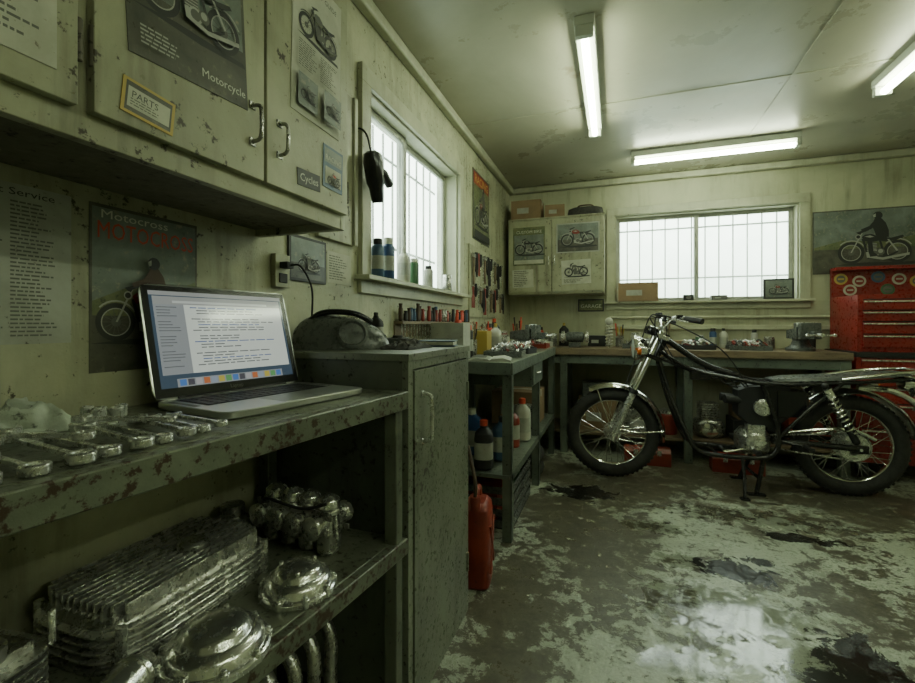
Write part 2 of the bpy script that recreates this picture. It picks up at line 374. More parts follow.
def window(name,axis,a0,a1,z0,z1,mull,wallpos,inward):
    w=MB(name)
    def B(u0,u1,d0,d1,zz0,zz1,m):
        p=wallpos+inward*d0; q=wallpos+inward*d1; lo,hi=min(p,q),max(p,q)
        if axis=='y': w.bb(lo,hi,u0,u1,zz0,zz1,m)
        else: w.bb(u0,u1,lo,hi,zz0,zz1,m)
    t=.075
    B(a0-t,a1+t,0.001,.025,z1,z1+t,M_trim); B(a0-t,a1+t,.001,.02,z0-t,z0-.02,M_trim)
    B(a0-t,a0,.001,.025,z0,z1,M_trim); B(a1,a1+t,.001,.025,z0,z1,M_trim)
    B(a0-t-.02,a1+t+.02,-.12,.07,z0-.02,z0,M_trim)
    B(a0,a0+.012,-.13,.0,z0,z1,M_trim); B(a1-.012,a1,-.13,.0,z0,z1,M_trim); B(a0,a1,-.13,0,z1-.012,z1,M_trim)
    f=.034
    for (u0,u1,dd) in ((a0+.012,mull+.018,-.06),(mull-.018,a1-.012,-.085)):
        B(u0,u0+f,dd-.02,dd,z0,z1-.012,M_paper2); B(u1-f,u1,dd-.02,dd,z0,z1-.012,M_paper2)
        B(u0+f,u1-f,dd-.02,dd,z0,z0+f,M_paper2); B(u0+f,u1-f,dd-.02,dd,z1-.012-f,z1-.012,M_paper2)
        B(u0+f,u1-f,dd-.012,dd-.008,z0+f,z1-.012-f,M_glass)
    n=int((a1-a0)/.115)
    for i in range(1,n+1):
        u=a0+(a1-a0)*i/(n+1); B(u-.0055,u+.0055,-.162,-.152,z0,z1,M_barw)
    for zz in (z0+.22,z1-.12): B(a0,a1,-.168,-.162,zz-.008,zz+.008,M_barw)
    return w.done(.003,1)
window('window_1','y',WY0,WY1,WZ0,WZ1,2.20,XL,1)
window('window_2','x',BX0,BX1,BZ0,BZ1,.70,YB,-1)

# ---------------------------------------------------------------- fluorescent lamps
def tube_lamp(x0,y0,x1,y1):
    L=math.hypot(x1-x0,y1-y0); w=MB('fluorescent_ceiling_lamp',T(x0,y0,ZC)@rotz(math.atan2(y1-y0,x1-x0)))
    w.bb(0,L,-.045,.045,-.045,-.001,M_fix)
    w.bb(.0,.03,-.04,.04,-.095,-.045,M_fix); w.bb(L-.03,L,-.04,.04,-.095,-.045,M_fix)
    w.cyl((.03,0,-.078),(L-.03,0,-.078),.018,M_tube,n=14)
    w.done(.004)
tube_lamp(-.13,2.06,-.13,3.22); tube_lamp(.12,3.86,1.26,3.86); tube_lamp(1.42,1.95,1.42,3.18)
tube_lamp(1.41,-.75,1.41,.5); tube_lamp(2.5,-.1,2.5,1.15)  # two unseen fixtures, added to brighten the near left side

# ---------------------------------------------------------------- upper cabinet
CX=-.72
w=MB('wall_cabinet')
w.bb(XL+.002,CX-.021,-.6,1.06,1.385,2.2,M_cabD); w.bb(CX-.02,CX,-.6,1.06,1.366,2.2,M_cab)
w.bb(XL+.002,CX,1.061,1.082,1.366,2.2,M_cab)
ds=[(-.2,.408),(.428,.756),(.764,1.068)]
for a,bq in ds: w.bb(CX+.001,CX+.018,a,bq,1.405,2.17,M_cab)
def handle(w,x,y,z0,z1,dx=.028,m=M_steel,r=.0045):
    w.tube(spl([(x,y,z0),(x+dx*.8,y,z0+.004),(x+dx,y,z0+.02),(x+dx,y,z1-.02),(x+dx*.8,y,z1-.004),(x,y,z1)],4),r,m,8)
    w.box((x+.001,y,z0),(.003,.018,.016),m); w.box((x+.001,y,z1),(.003,.018,.016),m)
handle(w,CX+.019,.722,1.475,1.55,.024,M_aluD); handle(w,CX+.019,.80,1.475,1.545,.024,M_aluD)
for y in (.418,):
    for z in (1.50,2.05): 
        w.cyl((CX+.012,y-.006,z-.03),(CX+.012,y-.006,z+.03),.005,M_cabD); w.cyl((CX+.012,y+.012,z-.03),(CX+.012,y+.012,z+.03),.005,M_cabD)
for z in (1.47,2.05): w.cyl((CX+.012,1.073,z-.03),(CX+.012,1.073,z+.03),.006,M_cabD)
w.done(.003)
xf=CX+.0185
s=Sheet('parts_list_paper',(xf,.20,1.44),'L',.182,.33,M_paper); s.lines(.08,.06,.95,.95,34,M_inkg,2); s.done()
s=Sheet('motorcycle_poster',(xf,.475,1.52),'L',.235,.32,M_pdark,.06)
s.rect(.03,.2,.97,.97,M_psky); s.rect(.03,.03,.97,.34,M_pdark); s.moto(.5,.38,.115,M_pmar,M_ink,M_pgry); s.text('Motorcycle',.52,.05,.42,M_white); s.lines(.06,.05,.4,.15,5,M_pgry); s.done()
s=Sheet('label_sticker',(xf,.462,1.425),'L',.085,.055,M_pyel,-.10); s.rect(.06,.08,.94,.92,M_pdark); s.rect(.1,.2,.9,.78,M_paper); s.text('PARTS',.16,.5,.5,M_ink); s.lines(.15,.25,.85,.48,3,M_inkg); s.done()
s=Sheet('magazine_page',(xf,.835,1.60),'L',.19,.36,M_paper,-.03); s.text('WORKSHOP GUIDE',.08,.9,.8,M_ink); s.moto(.5,.62,.085,M_inkg,M_ink,M_inkg); s.lines(.08,.30,.92,.48,12,M_inkg,2)
for (x0,y0) in ((.08,.05),(.54,.05)): s.rect(x0,y0,x0+.38,y0+.21,M_psky); s.moto(x0+.19,y0+.08,.032,M_inkg,M_ink,M_inkg)
s.done()
s=Sheet('racing_sticker',(xf,.955,1.455),'L',.085,.11,M_pblue,-.03); s.rect(.06,.6,.94,.94,M_psky); s.text('RACING',.1,.66,.8,M_white); s.rect(.1,.1,.9,.5,M_paper); s.moto(.5,.2,.03,M_pred,M_ink,M_ink); s.done()
s=Sheet('logo_sticker',(xf,.86,1.43),'L',.085,.04,M_ink,.05); s.text('Cycles',.1,.3,.8,M_white); s.done()

# left wall prints
s=Sheet('wall_chart',(XL,.30,1.065),'L',.28,.29,M_paper2); s.text('Parts List Service',.3,.93,.6,M_ink,.018); s.lines(.06,.04,.96,.9,34,M_inkg,3); s.done()
s=Sheet('motocross_poster',(XL,.612,1.0),'L',.25,.355,M_pdark); s.rect(.02,.38,.98,.98,M_psky); s.rect(.02,.02,.98,.38,M_pdark); s.poly([(.005,.15),(.09,.19),(.16,.17),(.245,.21),(.245,.12),(.005,.12)],M_pgrn); s.text('Motocross',.08,.92,.6,M_white,.026); s.text('MOTOCROSS',.05,.80,.9,M_pred,.052); s.moto(.48,.30,.125,M_pmar,M_ink,M_pgry,M_brown); s.text('Enduro Cup',.5,.05,.4,M_white); s.done()
s=Sheet('framed_photo',(XL,1.20,1.25),'L',.20,.155,M_ink,0,.008); s.rect(.05,.06,.95,.94,M_psky); s.rect(.05,.06,.95,.4,M_pdark); s.moto(.5,.35,.065,M_inkg,M_ink,M_pgry); s.done()
s=Sheet('notice_paper',(XL,1.415,1.26),'L',.16,.12,M_paper); s.lines(.08,.1,.92,.9,10,M_inkg); s.done()
s=Sheet('racing_poster',(XL,3.23,1.76),'L',.46,.54,M_pdark,0,.004); s.rect(.04,.03,.96,.97,M_pgrn); s.rect(.04,.80,.96,.97,M_pmar); s.text('RACING',.1,.83,.8,M_pyel,.09); s.moto(.5,.36,.21,M_pmar,M_ink,M_pgry,M_inkg); s.rect(.04,.03,.96,.14,M_ink); s.done()
w=MB('wall_board'); w.bb(XL+.001,XL+.02,1.34,1.559,1.42,2.02,M_cab); w.bb(XL+.001,XL+.03,1.56,1.585,1.42,2.02,M_trim); w.done(.003)
w=MB('wall_outlet'); w.bb(XL+.001,XL+.02,1.125,1.19,1.22,1.325,M_cab); w.bb(XL+.02,XL+.024,1.14,1.175,1.235,1.265,M_black); w.bb(XL+.02,XL+.05,1.142,1.173,1.28,1.30,M_black)
w.tube(spl([(XL+.05,1.158,1.29),(XL+.08,1.17,1.285),(XL+.09,1.21,1.22),(XL+.06,1.25,1.12),(XL+.05,1.27,1.05),(XL+.05,1.3,1.026)],6),.0035,M_black,8); w.done(.002)

# ---------------------------------------------------------------- near workbench with shelf
def xfr(y): return -.535-(1.095-y)*.108
w=MB('workbench')
Y0,Y1=-.35,1.10
w.prism([(XL+.003,Y0),(xfr(Y0)-.021,Y0),(xfr(Y1)-.021,Y1),(XL+.003,Y1)],.895,.92,M_bench)
w.prism([(xfr(Y0)-.021,Y0),(xfr(Y0)+.006,Y0),(xfr(Y1)+.006,Y1),(xfr(Y1)-.021,Y1)],.872,.9203,M_benchedge)
w.prism([(XL+.003,Y0),(xfr(Y0)-.021,Y0),(xfr(Y1)-.021,Y1),(XL+.003,Y1)],.500,.52,M_bench)
w.prism([(xfr(Y0)-.021,Y0),(xfr(Y0)+.004,Y0),(xfr(Y1)+.004,Y1),(xfr(Y1)-.021,Y1)],.478,.5203,M_benchedge)
for y in (Y0+.03,Y1-.03):
    for x in (XL+.04,xfr(y)-.022):
        w.bb(x-.018,x+.018,y-.018,y+.018,0,.895,M_lockside)
w.done(.003)

# locker
LY0,LY1,LX,LZ=1.11,1.64,-.535,1.02
w=MB('metal_locker')
w.bb(XL+.003,LX-.018,LY0,LY1,.06,LZ-.02,M_lockside); w.bb(XL+.003,LX+.004,LY0-.006,LY1+.006,LZ-.02,LZ,M_bench)
w.bb(LX-.018,LX,LY0,LY0+.03,.0,LZ-.02,M_lock); w.bb(LX-.018,LX,LY1-.025,LY1,.0,LZ-.02,M_lock); w.bb(LX-.018,LX,LY0+.03,LY1-.025,LZ-.045,LZ-.02,M_lock); w.bb(LX-.018,LX,LY0+.03,LY1-.025,.0,.07,M_lock)
w.bb(LX-.016,LX+.004,LY0+.034,LY1-.029,.075,LZ-.05,M_lock)
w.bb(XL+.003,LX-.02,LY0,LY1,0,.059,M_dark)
handle(w,LX+.004,LY0+.085,.76,.90,.03,M_steel,.006)
for z in (.2,.85): w.cyl((LX+.004,LY1-.027,z-.035),(LX+.004,LY1-.027,z+.035),.007,M_lock)
w.done(.003)

# ---------------------------------------------------------------- laptop
ax=Vector((.17,.985,0)).normalized(); bk=Vector((-ax.y,ax.x,0))
O=Vector((-.678,.637,.9206))
LM=Matrix(((ax.x,bk.x,0,O.x),(ax.y,bk.y,0,O.y),(0,0,1,O.z),(0,0,0,1)))
W_,D_=.388,.255
w=MB('laptop',LM)
w.loft([sring(W_/2,D_/2,z,W_/2-i,D_/2-i,14,44) for z,i in ((.0,.006),(.003,.001),(.014,0),(.016,.0015))],M_silver)
w.bb(.03,W_-.03,D_*.42,D_-.03,.0155,.0163,M_keys)
for r_ in range(6):
    for i in range(14):
        if r_==0 and 4<=i<=9:
            if i==4: w.bb(.034+i*.0229,.034+9.9*.0229,D_*.435,D_*.435+.0135,.016,.0178,M_keys)
            continue
        x=.034+i*.0230; y=D_*.435+r_*.0180; w.bb(x,x+.0188,y,y+.015,.016,.0178,M_keys)
w.bb(W_/2-.052,W_/2+.052,.012,D_*.38,.016,.0164,smat('trackpad',(.40,.41,.40),.35,.6))
for sx in (.008,W_-.02): w.bb(sx,sx+.012,D_*.45,D_-.04,.0158,.0163,M_inkg)
w.cyl((.05,D_-.004,.014),(W_-.05,D_-.004,.014),.007,M_keys)
lean=math.radians(15)
w.M=LM@T(0,D_-.004,.016)@Matrix.Rotation(PI/2-lean,4,'X')
H_=.266
w.loft([sring(W_/2,H_/2,z,W_/2-i,H_/2-i,16,44) for z,i in ((-.006,.003),(-.004,0),(-.0005,0),(.0,.001))],M_silver)
w.bb(.004,W_-.004,.004,H_-.004,.0001,.0008,M_blackg)
z=.0010
def R(x0,y0,x1,y1,m,dz): 
    X0,X1,Y0_,Y1_=.018,W_-.018,.024,H_-.016
    f=lambda x,y:(X0+(X1-X0)*x,Y0_+(Y1_-Y0_)*y,z+dz)
    w.flat([f(x0,y0),f(x1,y0),f(x1,y1),f(x0,y1)],m)
def ES(n,c,e): return smat(n,tuple(q*.05 for q in c),.10,0,e,c)
m_bg=ES('screen_desktop',(.05,.08,.11),.8); m_wh=ES('screen_page',(.78,.86,.76),.60); m_bar=ES('screen_bar',(.42,.45,.42),.55); m_tx=ES('screen_text',(.22,.25,.25),.45); m_sb=ES('screen_sidebar',(.38,.42,.42),.55)
m_lk=ES('screen_link',(.15,.22,.42),.6); m_ad=ES('screen_toolbar',(.62,.68,.62),.6)
R(0,0,1,1,m_bg,0); R(0,.955,1,1,m_bar,.0002); R(.02,.13,.98,.945,m_wh,.0002); R(.02,.86,.98,.945,m_bar,.0004); R(.14,.875,.86,.9,m_ad,.0006); R(.02,.13,.21,.86,m_sb,.0004)
for i in range(21):
    y=.825-i*.031
    if i%5!=4: R(.035,y,.035+random.uniform(.07,.15),y+.009,m_tx,.0006)
    if i in (3,9,15): continue
    xs=.25+(.04 if i%4 else 0); xe=xs+random.uniform(.15,.6)
    while xs<xe: x2=xs+random.uniform(.03,.09); R(xs,y,x2,y+.011,m_lk if i%6==0 else m_tx,.0006); xs=x2+.012
R(.10,.0,.90,.085,m_sb,.0004)
for i in range(15):
    cc=[(.1,.25,.6),(.6,.2,.08),(.15,.4,.15),(.5,.5,.5),(.6,.5,.1),(.1,.1,.12),(.35,.42,.5)][(i*5)%7]
    R(.115+i*.052,.012,.157+i*.052,.076,ES('icon%d'%i,cc,.6),.0006)
v,f,tw=textmesh('Laptop'); k=.035/tw; w.add([(W_/2-.0175+p.x*k,.009+p.y*k,.0012) for p in v],f,M_inkg)
w.done(.0008,1)

# ---------------------------------------------------------------- wrenches
w=MB('wrenches')
def wrench(L,x,y,ang,z,tilt=0):
    w.M=T(x,y,z)@rotz(ang)@Matrix.Rotation(tilt,4,'Y'); k=L/.19
    r=.0150*k
    w.lathe([(r,-.005*k),(r,.005*k),(r*.85,.0065*k),(r*.6,.0065*k),(r*.55,.004*k),(r*.55,-.004*k),(r*.6,-.0065*k),(r*.85,-.0065*k)],(0,0,.007),(0,0,1),M_steel,20,True)
    w.prism([(r*.85,-.005*k),(L*.2,-.0038*k),(L*.8,-.005*k),(L-r*.8,-.0075*k),(L-r*.8,.0075*k),(L*.8,.005*k),(L*.2,.0038*k),(r*.85,.005*k)],.004,.0105,M_steel)
    R_=.018*k
    pts=[(L+R_*math.cos(t)*1.0,R_*math.sin(t)) for t in [math.radians(32+i*(296/16)) for i in range(17)]]
    pts+=[(L-R_*.25,-R_*.5),(L-R_*.25,R_*.5)]
    w.prism(pts,.002,.0125,M_steel)
for i,(x,y,L,a) in enumerate([(-.655,.235,.21,-.02),(-.650,.285,.21,-.06),(-.655,.335,.20,-.10),(-.645,.378,.21,-.14),(-.655,.418,.19,-.12),(-.645,.456,.20,-.20),(-.65,.492,.18,-.18),(-.645,.527,.18,-.24),(-.65,.560,.165,-.20),(-.642,.590,.14,-.16)]):
    wrench(L,x,y,PI+a,.9207+(.003 if i%2 else 0))
for (x,y,L,a) in ((-.70,.31,.17,-.55),(-.71,.42,.17,.35),(-.70,.54,.15,.30)): wrench(L,x,y,PI+a,.9365)
w.M=Matrix.Identity(4)
w.done(.0008,1)
w=MB('socket_set')
for (x,y) in ((-.90,.555),(-.925,.575),(-.895,.585),(-.92,.61),(-.955,.57)): w.lathe([(.010,0),(.011,.022),(.008,.024),(.007,.01),(0,.01)],(x,y,.9207),(0,0,1),M_steel,16)
w.done(.0006,1)
w=MB('screwdriver',T(-.648,.185,.934)@rotz(.12)); w.lathe([(.006,0),(.012,.006),(.0125,.05),(.010,.075),(.012,.085),(.006,.095)],(0,0,0),(-1,0,0),M_redp,12); w.cyl((-.09,0,0),(-.22,0,0),.0035,M_steel); w.done()
# crumpled rag : folded sheet with ridges
def rag(name,cx,cy,z0,a,bq,h,m,seed):
    w=MB(name); n=44; vs=[];fs=[]
    for i in range(n+1):
        for j in range(n+1):
            u=-1+2*i/n; v_=-1+2*j/n; r=math.hypot(u,v_); q=Vector((u*1.3+seed,v_*1.3,seed))
            edge=.12*noise.noise(Vector((u*2,v_*2,seed+5)))
            rid=1-abs(noise.noise(q*1.7))*2.4; fine=noise.noise(q*4)*.25
            fall=max(0,1-(max(abs(u),abs(v_))**2.2))
            z=z0+.002+h*fall*max(.06,.45+.5*rid+fine)
            x=cx+a*(u+edge+.25*noise.noise(q*2.2)*fall); y=cy+bq*(v_+edge+.25*noise.noise(q*2.1+Vector((9,0,0)))*fall)
            vs.append((max(x,XL+.004),y,z))
    for i in range(n):
        for j in range(n): a0=i*(n+1)+j; fs.append((a0,a0+n+1,a0+n+2,a0+1))
    k=len(vs); vs+=[(x,y,z0) for x,y,z in vs]; per=[i*(n+1) for i in range(n+1)]+[n*(n+1)+j for j in range(1,n+1)]+[i*(n+1)+n for i in range(n-1,-1,-1)]+[j for j in range(n-1,0,-1)]
    for i in range(len(per)): p,q=per[i],per[(i+1)%len(per)]; fs.append((p,q,q+k,p+k))
    w.add(vs,fs,m); return w.done(ang=180)
rag('shop_rag',-.945,.455,.9205,.062,.085,.055,M_cloth,2.3)
rag('dirty_glove',-.97,.30,.9205,.04,.05,.035,M_clothd,5.1)

# ---------------------------------------------------------------- shelf objects
Z=.5215
w=MB('finned_engine_cover',T(-.885,.675,Z))
a,bq=.12,.19
w.loft([sring(0,0,z,a-i,bq-i,4.5,40) for z,i in ((0,.0),(.008,0),(.01,.006),(.055,.008),(.075,.016),(.088,.035),(.09,.06))],M_aluD)
for z in (.018,.032,.046,.06): w.loft([sring(0,0,z+q,a-i,bq-i,4.5,40) for q,i in ((0,.006),(.001,-.001),(.005,-.001),(.006,.006))],M_alu)
for i in range(-6,7):
    x=i*.0165; ly=bq*(1-abs(x/a)**4.5)**(1/4.5)-.022; w.prism([(x-.003,-ly),(x+.003,-ly),(x+.003,ly),(x-.003,ly)],.072,.104,M_alu)
w.lathe([(.03,.07),(.03,.112),(.024,.118),(.0,.118)],(.03,.04,0),(0,0,1),M_aluD,20)
for sx in (-1,1):
    for sy in (-1,-.33,.33,1): w.cyl((sx*(a-.012),sy*(bq-.03),.0),(sx*(a-.012),sy*(bq-.03),.075),.009,M_steel,n=10)
w.done(.001,1)
def round_cover(name,x,y,r,m,rot=0):
    w=MB(name,T(x,y,Z)@rotz(rot))
    w.lathe([(r,0),(r,.010),(r*.95,.014),(r*.90,.014),(r*.86,.026),(r*.80,.033),(r*.70,.037),(r*.66,.036),(r*.63,.039),(r*.60,.046),(r*.54,.051),(r*.40,.055),(r*.2,.0575),(.0,.058)],(0,0,0),(0,0,1),m,56)
    for i in range(9):
        t=i*2*PI/9+.3; p=(r*.93*math.cos(t),r*.93*math.sin(t)); w.cyl((*p,0),(*p,.017),.0085,m,n=14); w.cyl((*p,.017),(*p,.022),.005,M_steel,n=6)
    for i in range(3):
        t=i*2*PI/3+.8; p=(r*.5*math.cos(t),r*.5*math.sin(t)); w.cyl((*p,.045),(*p,.057),.005,M_steel,n=8)
    w.done(.0008,1)
round_cover('clutch_cover',-.665,.60,.092,M_satin,1.2); round_cover('alternator_cover',-.655,.805,.080,M_satin,.4)
w=MB('carburetor_bank',T(-.77,.975,Z)@rotz(-.12))
for i in range(4):
    x=-.105+i*.062
    w.loft([sring(x,0,z,q*.026,q*.03,3,20) for z,q in ((.0,.75),(.006,.95),(.05,1),(.055,1.1),(.062,1.1))],M_alu)
    w.lathe([(.028,.062),(.028,.10),(.033,.102),(.033,.112),(.029,.116),(.027,.135),(.014,.146),(.0,.147)],(x,0,0),(0,0,1),M_satin,22)
    w.lathe([(.022,-.07),(.029,-.066),(.029,-.058),(.021,-.056),(.021,.045),(.027,.048),(.027,.065),(.02,.066),(.018,.03),(.0,.03)],(x,0,.082),(0,1,0),M_alu,22)
    w.cyl((x+.03,-.01,.1),(x+.036,-.01,.04),.005,M_steel,n=8); w.cyl((x,-.02,-.0),(x,-.02,.01),.008,M_steel,n=6)
w.bb(-.14,.12,-.035,-.03,.095,.115,M_aluD); w.bb(-.14,.12,.03,.034,.05,.065,M_aluD); w.tube(spl([(-.12,-.03,.11),(-.06,-.06,.13),(.04,-.05,.12),(.11,-.04,.14)]),.004,M_black)
w.done(.001,1)
w=MB('engine_cylinder_block',T(-.86,.35,Z)@rotz(.15))
w.bb(-.08,.08,-.1,.07,0,.02,M_aluD)
for i in range(7): w.loft([sring(0,-.01,.024+i*.012+q,.085,.09,4,28) for q in (0,.005)],M_alu)
w.bb(-.06,.06,-.075,.055,.02,.115,M_aluD); 
for sx in (-.035,.035): w.lathe([(.032,.11),(.032,.13),(.025,.13),(.025,.115),(0,.115)],(sx,0,0),(0,0,1),M_alu,20)
for sx in (-1,1):
    for sy in (-1,1): w.cyl((sx*.072,sy*.07,.1),(sx*.072,sy*.07,.15),.005,M_steel,n=8)
w.done(.001,1)
w=MB('starter_motor',T(-.69,.44,Z+.0335)@rotz(1.9)); w.lathe([(.012,-.07),(.03,-.065),(.03,.04),(.033,.042),(.033,.05),(.02,.06),(.012,.085),(.0,.085)],(0,0,0),(1,0,0),M_satin,22); w.cyl((-.02,.03,0),(-.02,.05,.0),.008,M_steel); w.done(.001,1)
w=MB('oil_filter_housing',T(-.965,.925,Z)); w.lathe([(.045,0),(.045,.05),(.05,.052),(.05,.06),(.03,.07),(.03,.10),(0,.10)],(0,0,0),(0,0,1),M_aluD,22)
w.done(.001,1)
w=MB('exhaust_headers')
for i in range(4):
    y=.78+i*.07; w.tube(spl([(-.66,y,.018+.0),(-.70,y,.15),(-.72,y+.02,.28),(-.80,y+.03,.33),(-.90,y+.03,.28),(-.94,y+.03,.1),(-.95,y+.02,.03)],6),.017,M_aluD,12)
w.bb(-.97,-.64,.76,1.03,0,.016,M_aluD); w.done()

# ---------------------------------------------------------------- objects on locker
w=MB('motorcycle_side_cover',T(-.865,1.28,LZ+.001)@rotz(.5))
rings=[]
for i in range(21):
    u=-1+2*i/20; q=math.sqrt(max(1-abs(u)**2.6,.0))
    x=u*.165; hh=.105*q*(1-.25*u)+.004; ww=.08*q+.004
    rings.append([(x,ww*math.cos(t),max(hh*math.sin(t)**1,0) if math.sin(t)>0 else 0) for t in [2*PI*j/24 for j in range(24)]])
w.loft(rings,M_gplas)
w.lathe([(.046,0),(.050,.008),(.042,.012),(.036,.004),(0,.004)],(.04,-.066,.05),(.2,-1,.35),M_gplas,28)
w.tube(spl([(-.12,-.02,.07),(-.06,-.02,.118),(.04,-.02,.118),(.1,0,.09)]),.010,M_blackg,10)
w.done(ang=50)
rag('work_glove',-.66,1.36,LZ+.001,.05,.085,.035,M_clothd,7.7)
def spray(name,x,y,z,h,r,m,cap=M_black):
    w=MB(name,T(x,y,z)); w.lathe([(r*.92,0),(r,.004),(r,h*.76),(r*.93,h*.79),(r*.7,h*.84),(r*.62,h*.845)],(0,0,0),(0,0,1),m,20); w.lathe([(r*.72,h*.84),(r*.72,h*.97),(r*.6,h),(0,h)],(0,0,0),(0,0,1),cap,18); w.lathe([(r*1.006,h*.2),(r*1.006,h*.55)],(0,0,0),(0,0,1),M_paper2,20); return w.done()
def bottle(name,x,y,z,h,a,bq,m,cap=M_black,rot=0):
    w=MB(name,T(x,y,z)@rotz(rot)); w.loft([sring(0,0,zz*h,a*q,bq*q,3,24) for zz,q in ((0,.93),(.02,1),(.62,1),(.72,.93),(.8,.6),(.84,.38),(.88,.36))],m)
    w.lathe([(min(a,bq)*.42,h*.87),(min(a,bq)*.42,h*.99),(min(a,bq)*.3,h),(0,h)],(0,0,0),(0,0,1),cap,16); w.loft([sring(0,0,zz*h,a*1.01,bq*1.01,3,24) for zz in (.2,.55)],M_paper2,False); return w.done()
def jar(name,x,y,z,h,r,m,lid=M_steel):
    w=MB(name,T(x,y,z)); w.lathe([(r*.95,0),(r,.005),(r,h*.8),(r*.88,h*.86)],(0,0,0),(0,0,1),m,20); w.lathe([(r*.95,h*.85),(r*.95,h),(r*.8,h*1.01),(0,h*1.01)],(0,0,0),(0,0,1),lid,20); return w.done()
def carton(name,x,y,z,a,bq,h,m,rot=0,tape=True):
    w=MB(name,T(x,y,z)@rotz(rot)); w.bb(-a/2,a/2,-bq/2,bq/2,0,h,m)
    if tape: w.bb(-a/2-.001,a/2+.001,-.02,.02,h*.8,h+.001,M_paper)
    w.bb(-a*.3,a*.1,-bq/2-.001,-bq/2,h*.3,h*.6,M_paper2); return w.done(.003)
def tray(name,x,y,z,a,bq,m,rot=0,n=26):
    """shallow tray full of bolts, washers, sockets and short tubes"""
    w=MB(name,T(x,y,z)@rotz(rot)); h=.035
    w.bb(-a/2,a/2,-bq/2,bq/2,0,.004,m)
    for q in (-1,1): w.bb(q*a/2-.002,q*a/2+.002,-bq/2,bq/2,0,h,m); w.bb(-a/2,a/2,q*bq/2-.002,q*bq/2+.002,0,h,m)
    for i in range(n):
        cx_,cy_=random.uniform(-.36,.30)*a,random.uniform(-.34,.34)*bq; an=random.uniform(0,PI); mm=random.choice([M_steel,M_alu,M_aluD,M_black,M_steel,M_pmar])
        k=random.randint(0,3); zz_=random.uniform(.024,.055); d=Vector((math.cos(an),math.sin(an),random.uniform(.0,.9)))
        if k==0: p=Vector((cx_,cy_,zz_)); w.cyl(p,p+d*.045,.006,mm,n=8); w.cyl(p-d*.008,p,.011,mm,n=6)
        elif k==1: w.lathe([(.02,0),(.02,.012),(.011,.012),(.011,0)],(cx_,cy_,zz_),d,mm,14,True)
        elif k==2: w.lathe([(.012,0),(.014,.03),(.01,.034),(0,.034)],(cx_,cy_,zz_),d+Vector((0,0,1)),mm,12)
        else: w.tube(spl([(cx_,cy_,zz_),(cx_+.03,cy_+.01,zz_+.03),(cx_+.05,cy_-.02,zz_+.01)],4),.005,mm,7)
    return w.done(.0007,1)
def cup(name,x,y,z,h,r,m,n=7):
    """tin holding brushes, pens and screwdrivers"""
    w=MB(name,T(x,y,z)); w.lathe([(r*.9,0),(r,.004),(r,h),(r*.93,h),(r*.9,.01),(0,.01)],(0,0,0),(0,0,1),m,20)
    for i in range(n):
        a_=random.uniform(0,2*PI); q=random.uniform(.2,.6)*r; L=random.uniform(1.5,2.1)*h; mm=random.choice([M_wood,M_pred,M_black,M_steel,M_yel])
        p=Vector((q*math.cos(a_),q*math.sin(a_),.012)); e=p+Vector((.02*math.cos(a_),.02*math.sin(a_),L)); w.cyl(p,e,.0035,mm,n=8); w.cyl(e-(e-p)*.3,e,.006,mm,n=8)
    return w.done()
jar('fuse_jar',-.93,1.47,LZ+.001,.10,.035,M_blackg); jar('polish_tin',-.985,1.55,LZ+.001,.12,.03,M_aluD)
bottle('brake_fluid_bottle',-.905,1.58,LZ+.001,.13,.03,.022,M_black)
w=MB('multimeter',T(-.79,1.55,LZ+.001)@rotz(.4)); w.bb(-.04,.04,-.07,.07,0,.03,M_gplas); w.bb(-.03,.03,.01,.06,.03,.032,M_inkg); w.lathe([(.02,.03),(.018,.04),(0,.04)],(0,-.03,0),(0,0,1),M_black,18); w.done(.004)
w=MB('notebook',T(-.63,1.56,LZ+.001)@rotz(.2)); w.bb(-.07,.07,-.045,.045,0,.004,M_pblue); w.bb(-.068,.066,-.043,.043,.004,.018,M_paper); w.bb(-.07,.07,-.045,.045,.018,.022,M_pblue); w.done(.001,1)
spray('spray_can',-.985,1.735,WZ0+.0005,.17,.028,M_pblue); spray('spray_can',-.985,1.83,WZ0+.0005,.19,.03,M_blue,M_white); bottle('white_squeeze_bottle',-.985,1.99,WZ0+.0005,.17,.03,.03,M_tanb,M_tanb); jar('glass_jar',-.985,2.10,WZ0+.0005,.13,.03,M_green); spray('silicone_spray',-.985,2.3,WZ0+.0005,.12,.026,M_pgry); jar('small_tin',-.985,2.6,WZ0+.0005,.10,.03,M_aluD)
# hanging heat gun
w=MB('heat_gun'); hx,hy,hz=-.94,1.63,1.66
w.lathe([(.022,-.11),(.026,-.10),(.03,-.05),(.038,-.03),(.042,.05),(.036,.085),(.02,.095),(0,.095)],(hx,hy,hz+.06),(0,-.25,1),M_blackg,20)
w.tube([(hx,hy-.02,hz+.1),(hx+.01,hy+.06,hz+.085),(hx+.01,hy+.11,hz+.05)],.018,M_black,12)
w.tube(spl([(hx,hy-.03,hz+.15),(hx-.02,hy-.03,hz+.22),(XL+.03,hy-.03,hz+.25),(XL+.0,hy-.03,hz+.25)]),.004,M_black,8); w.done()
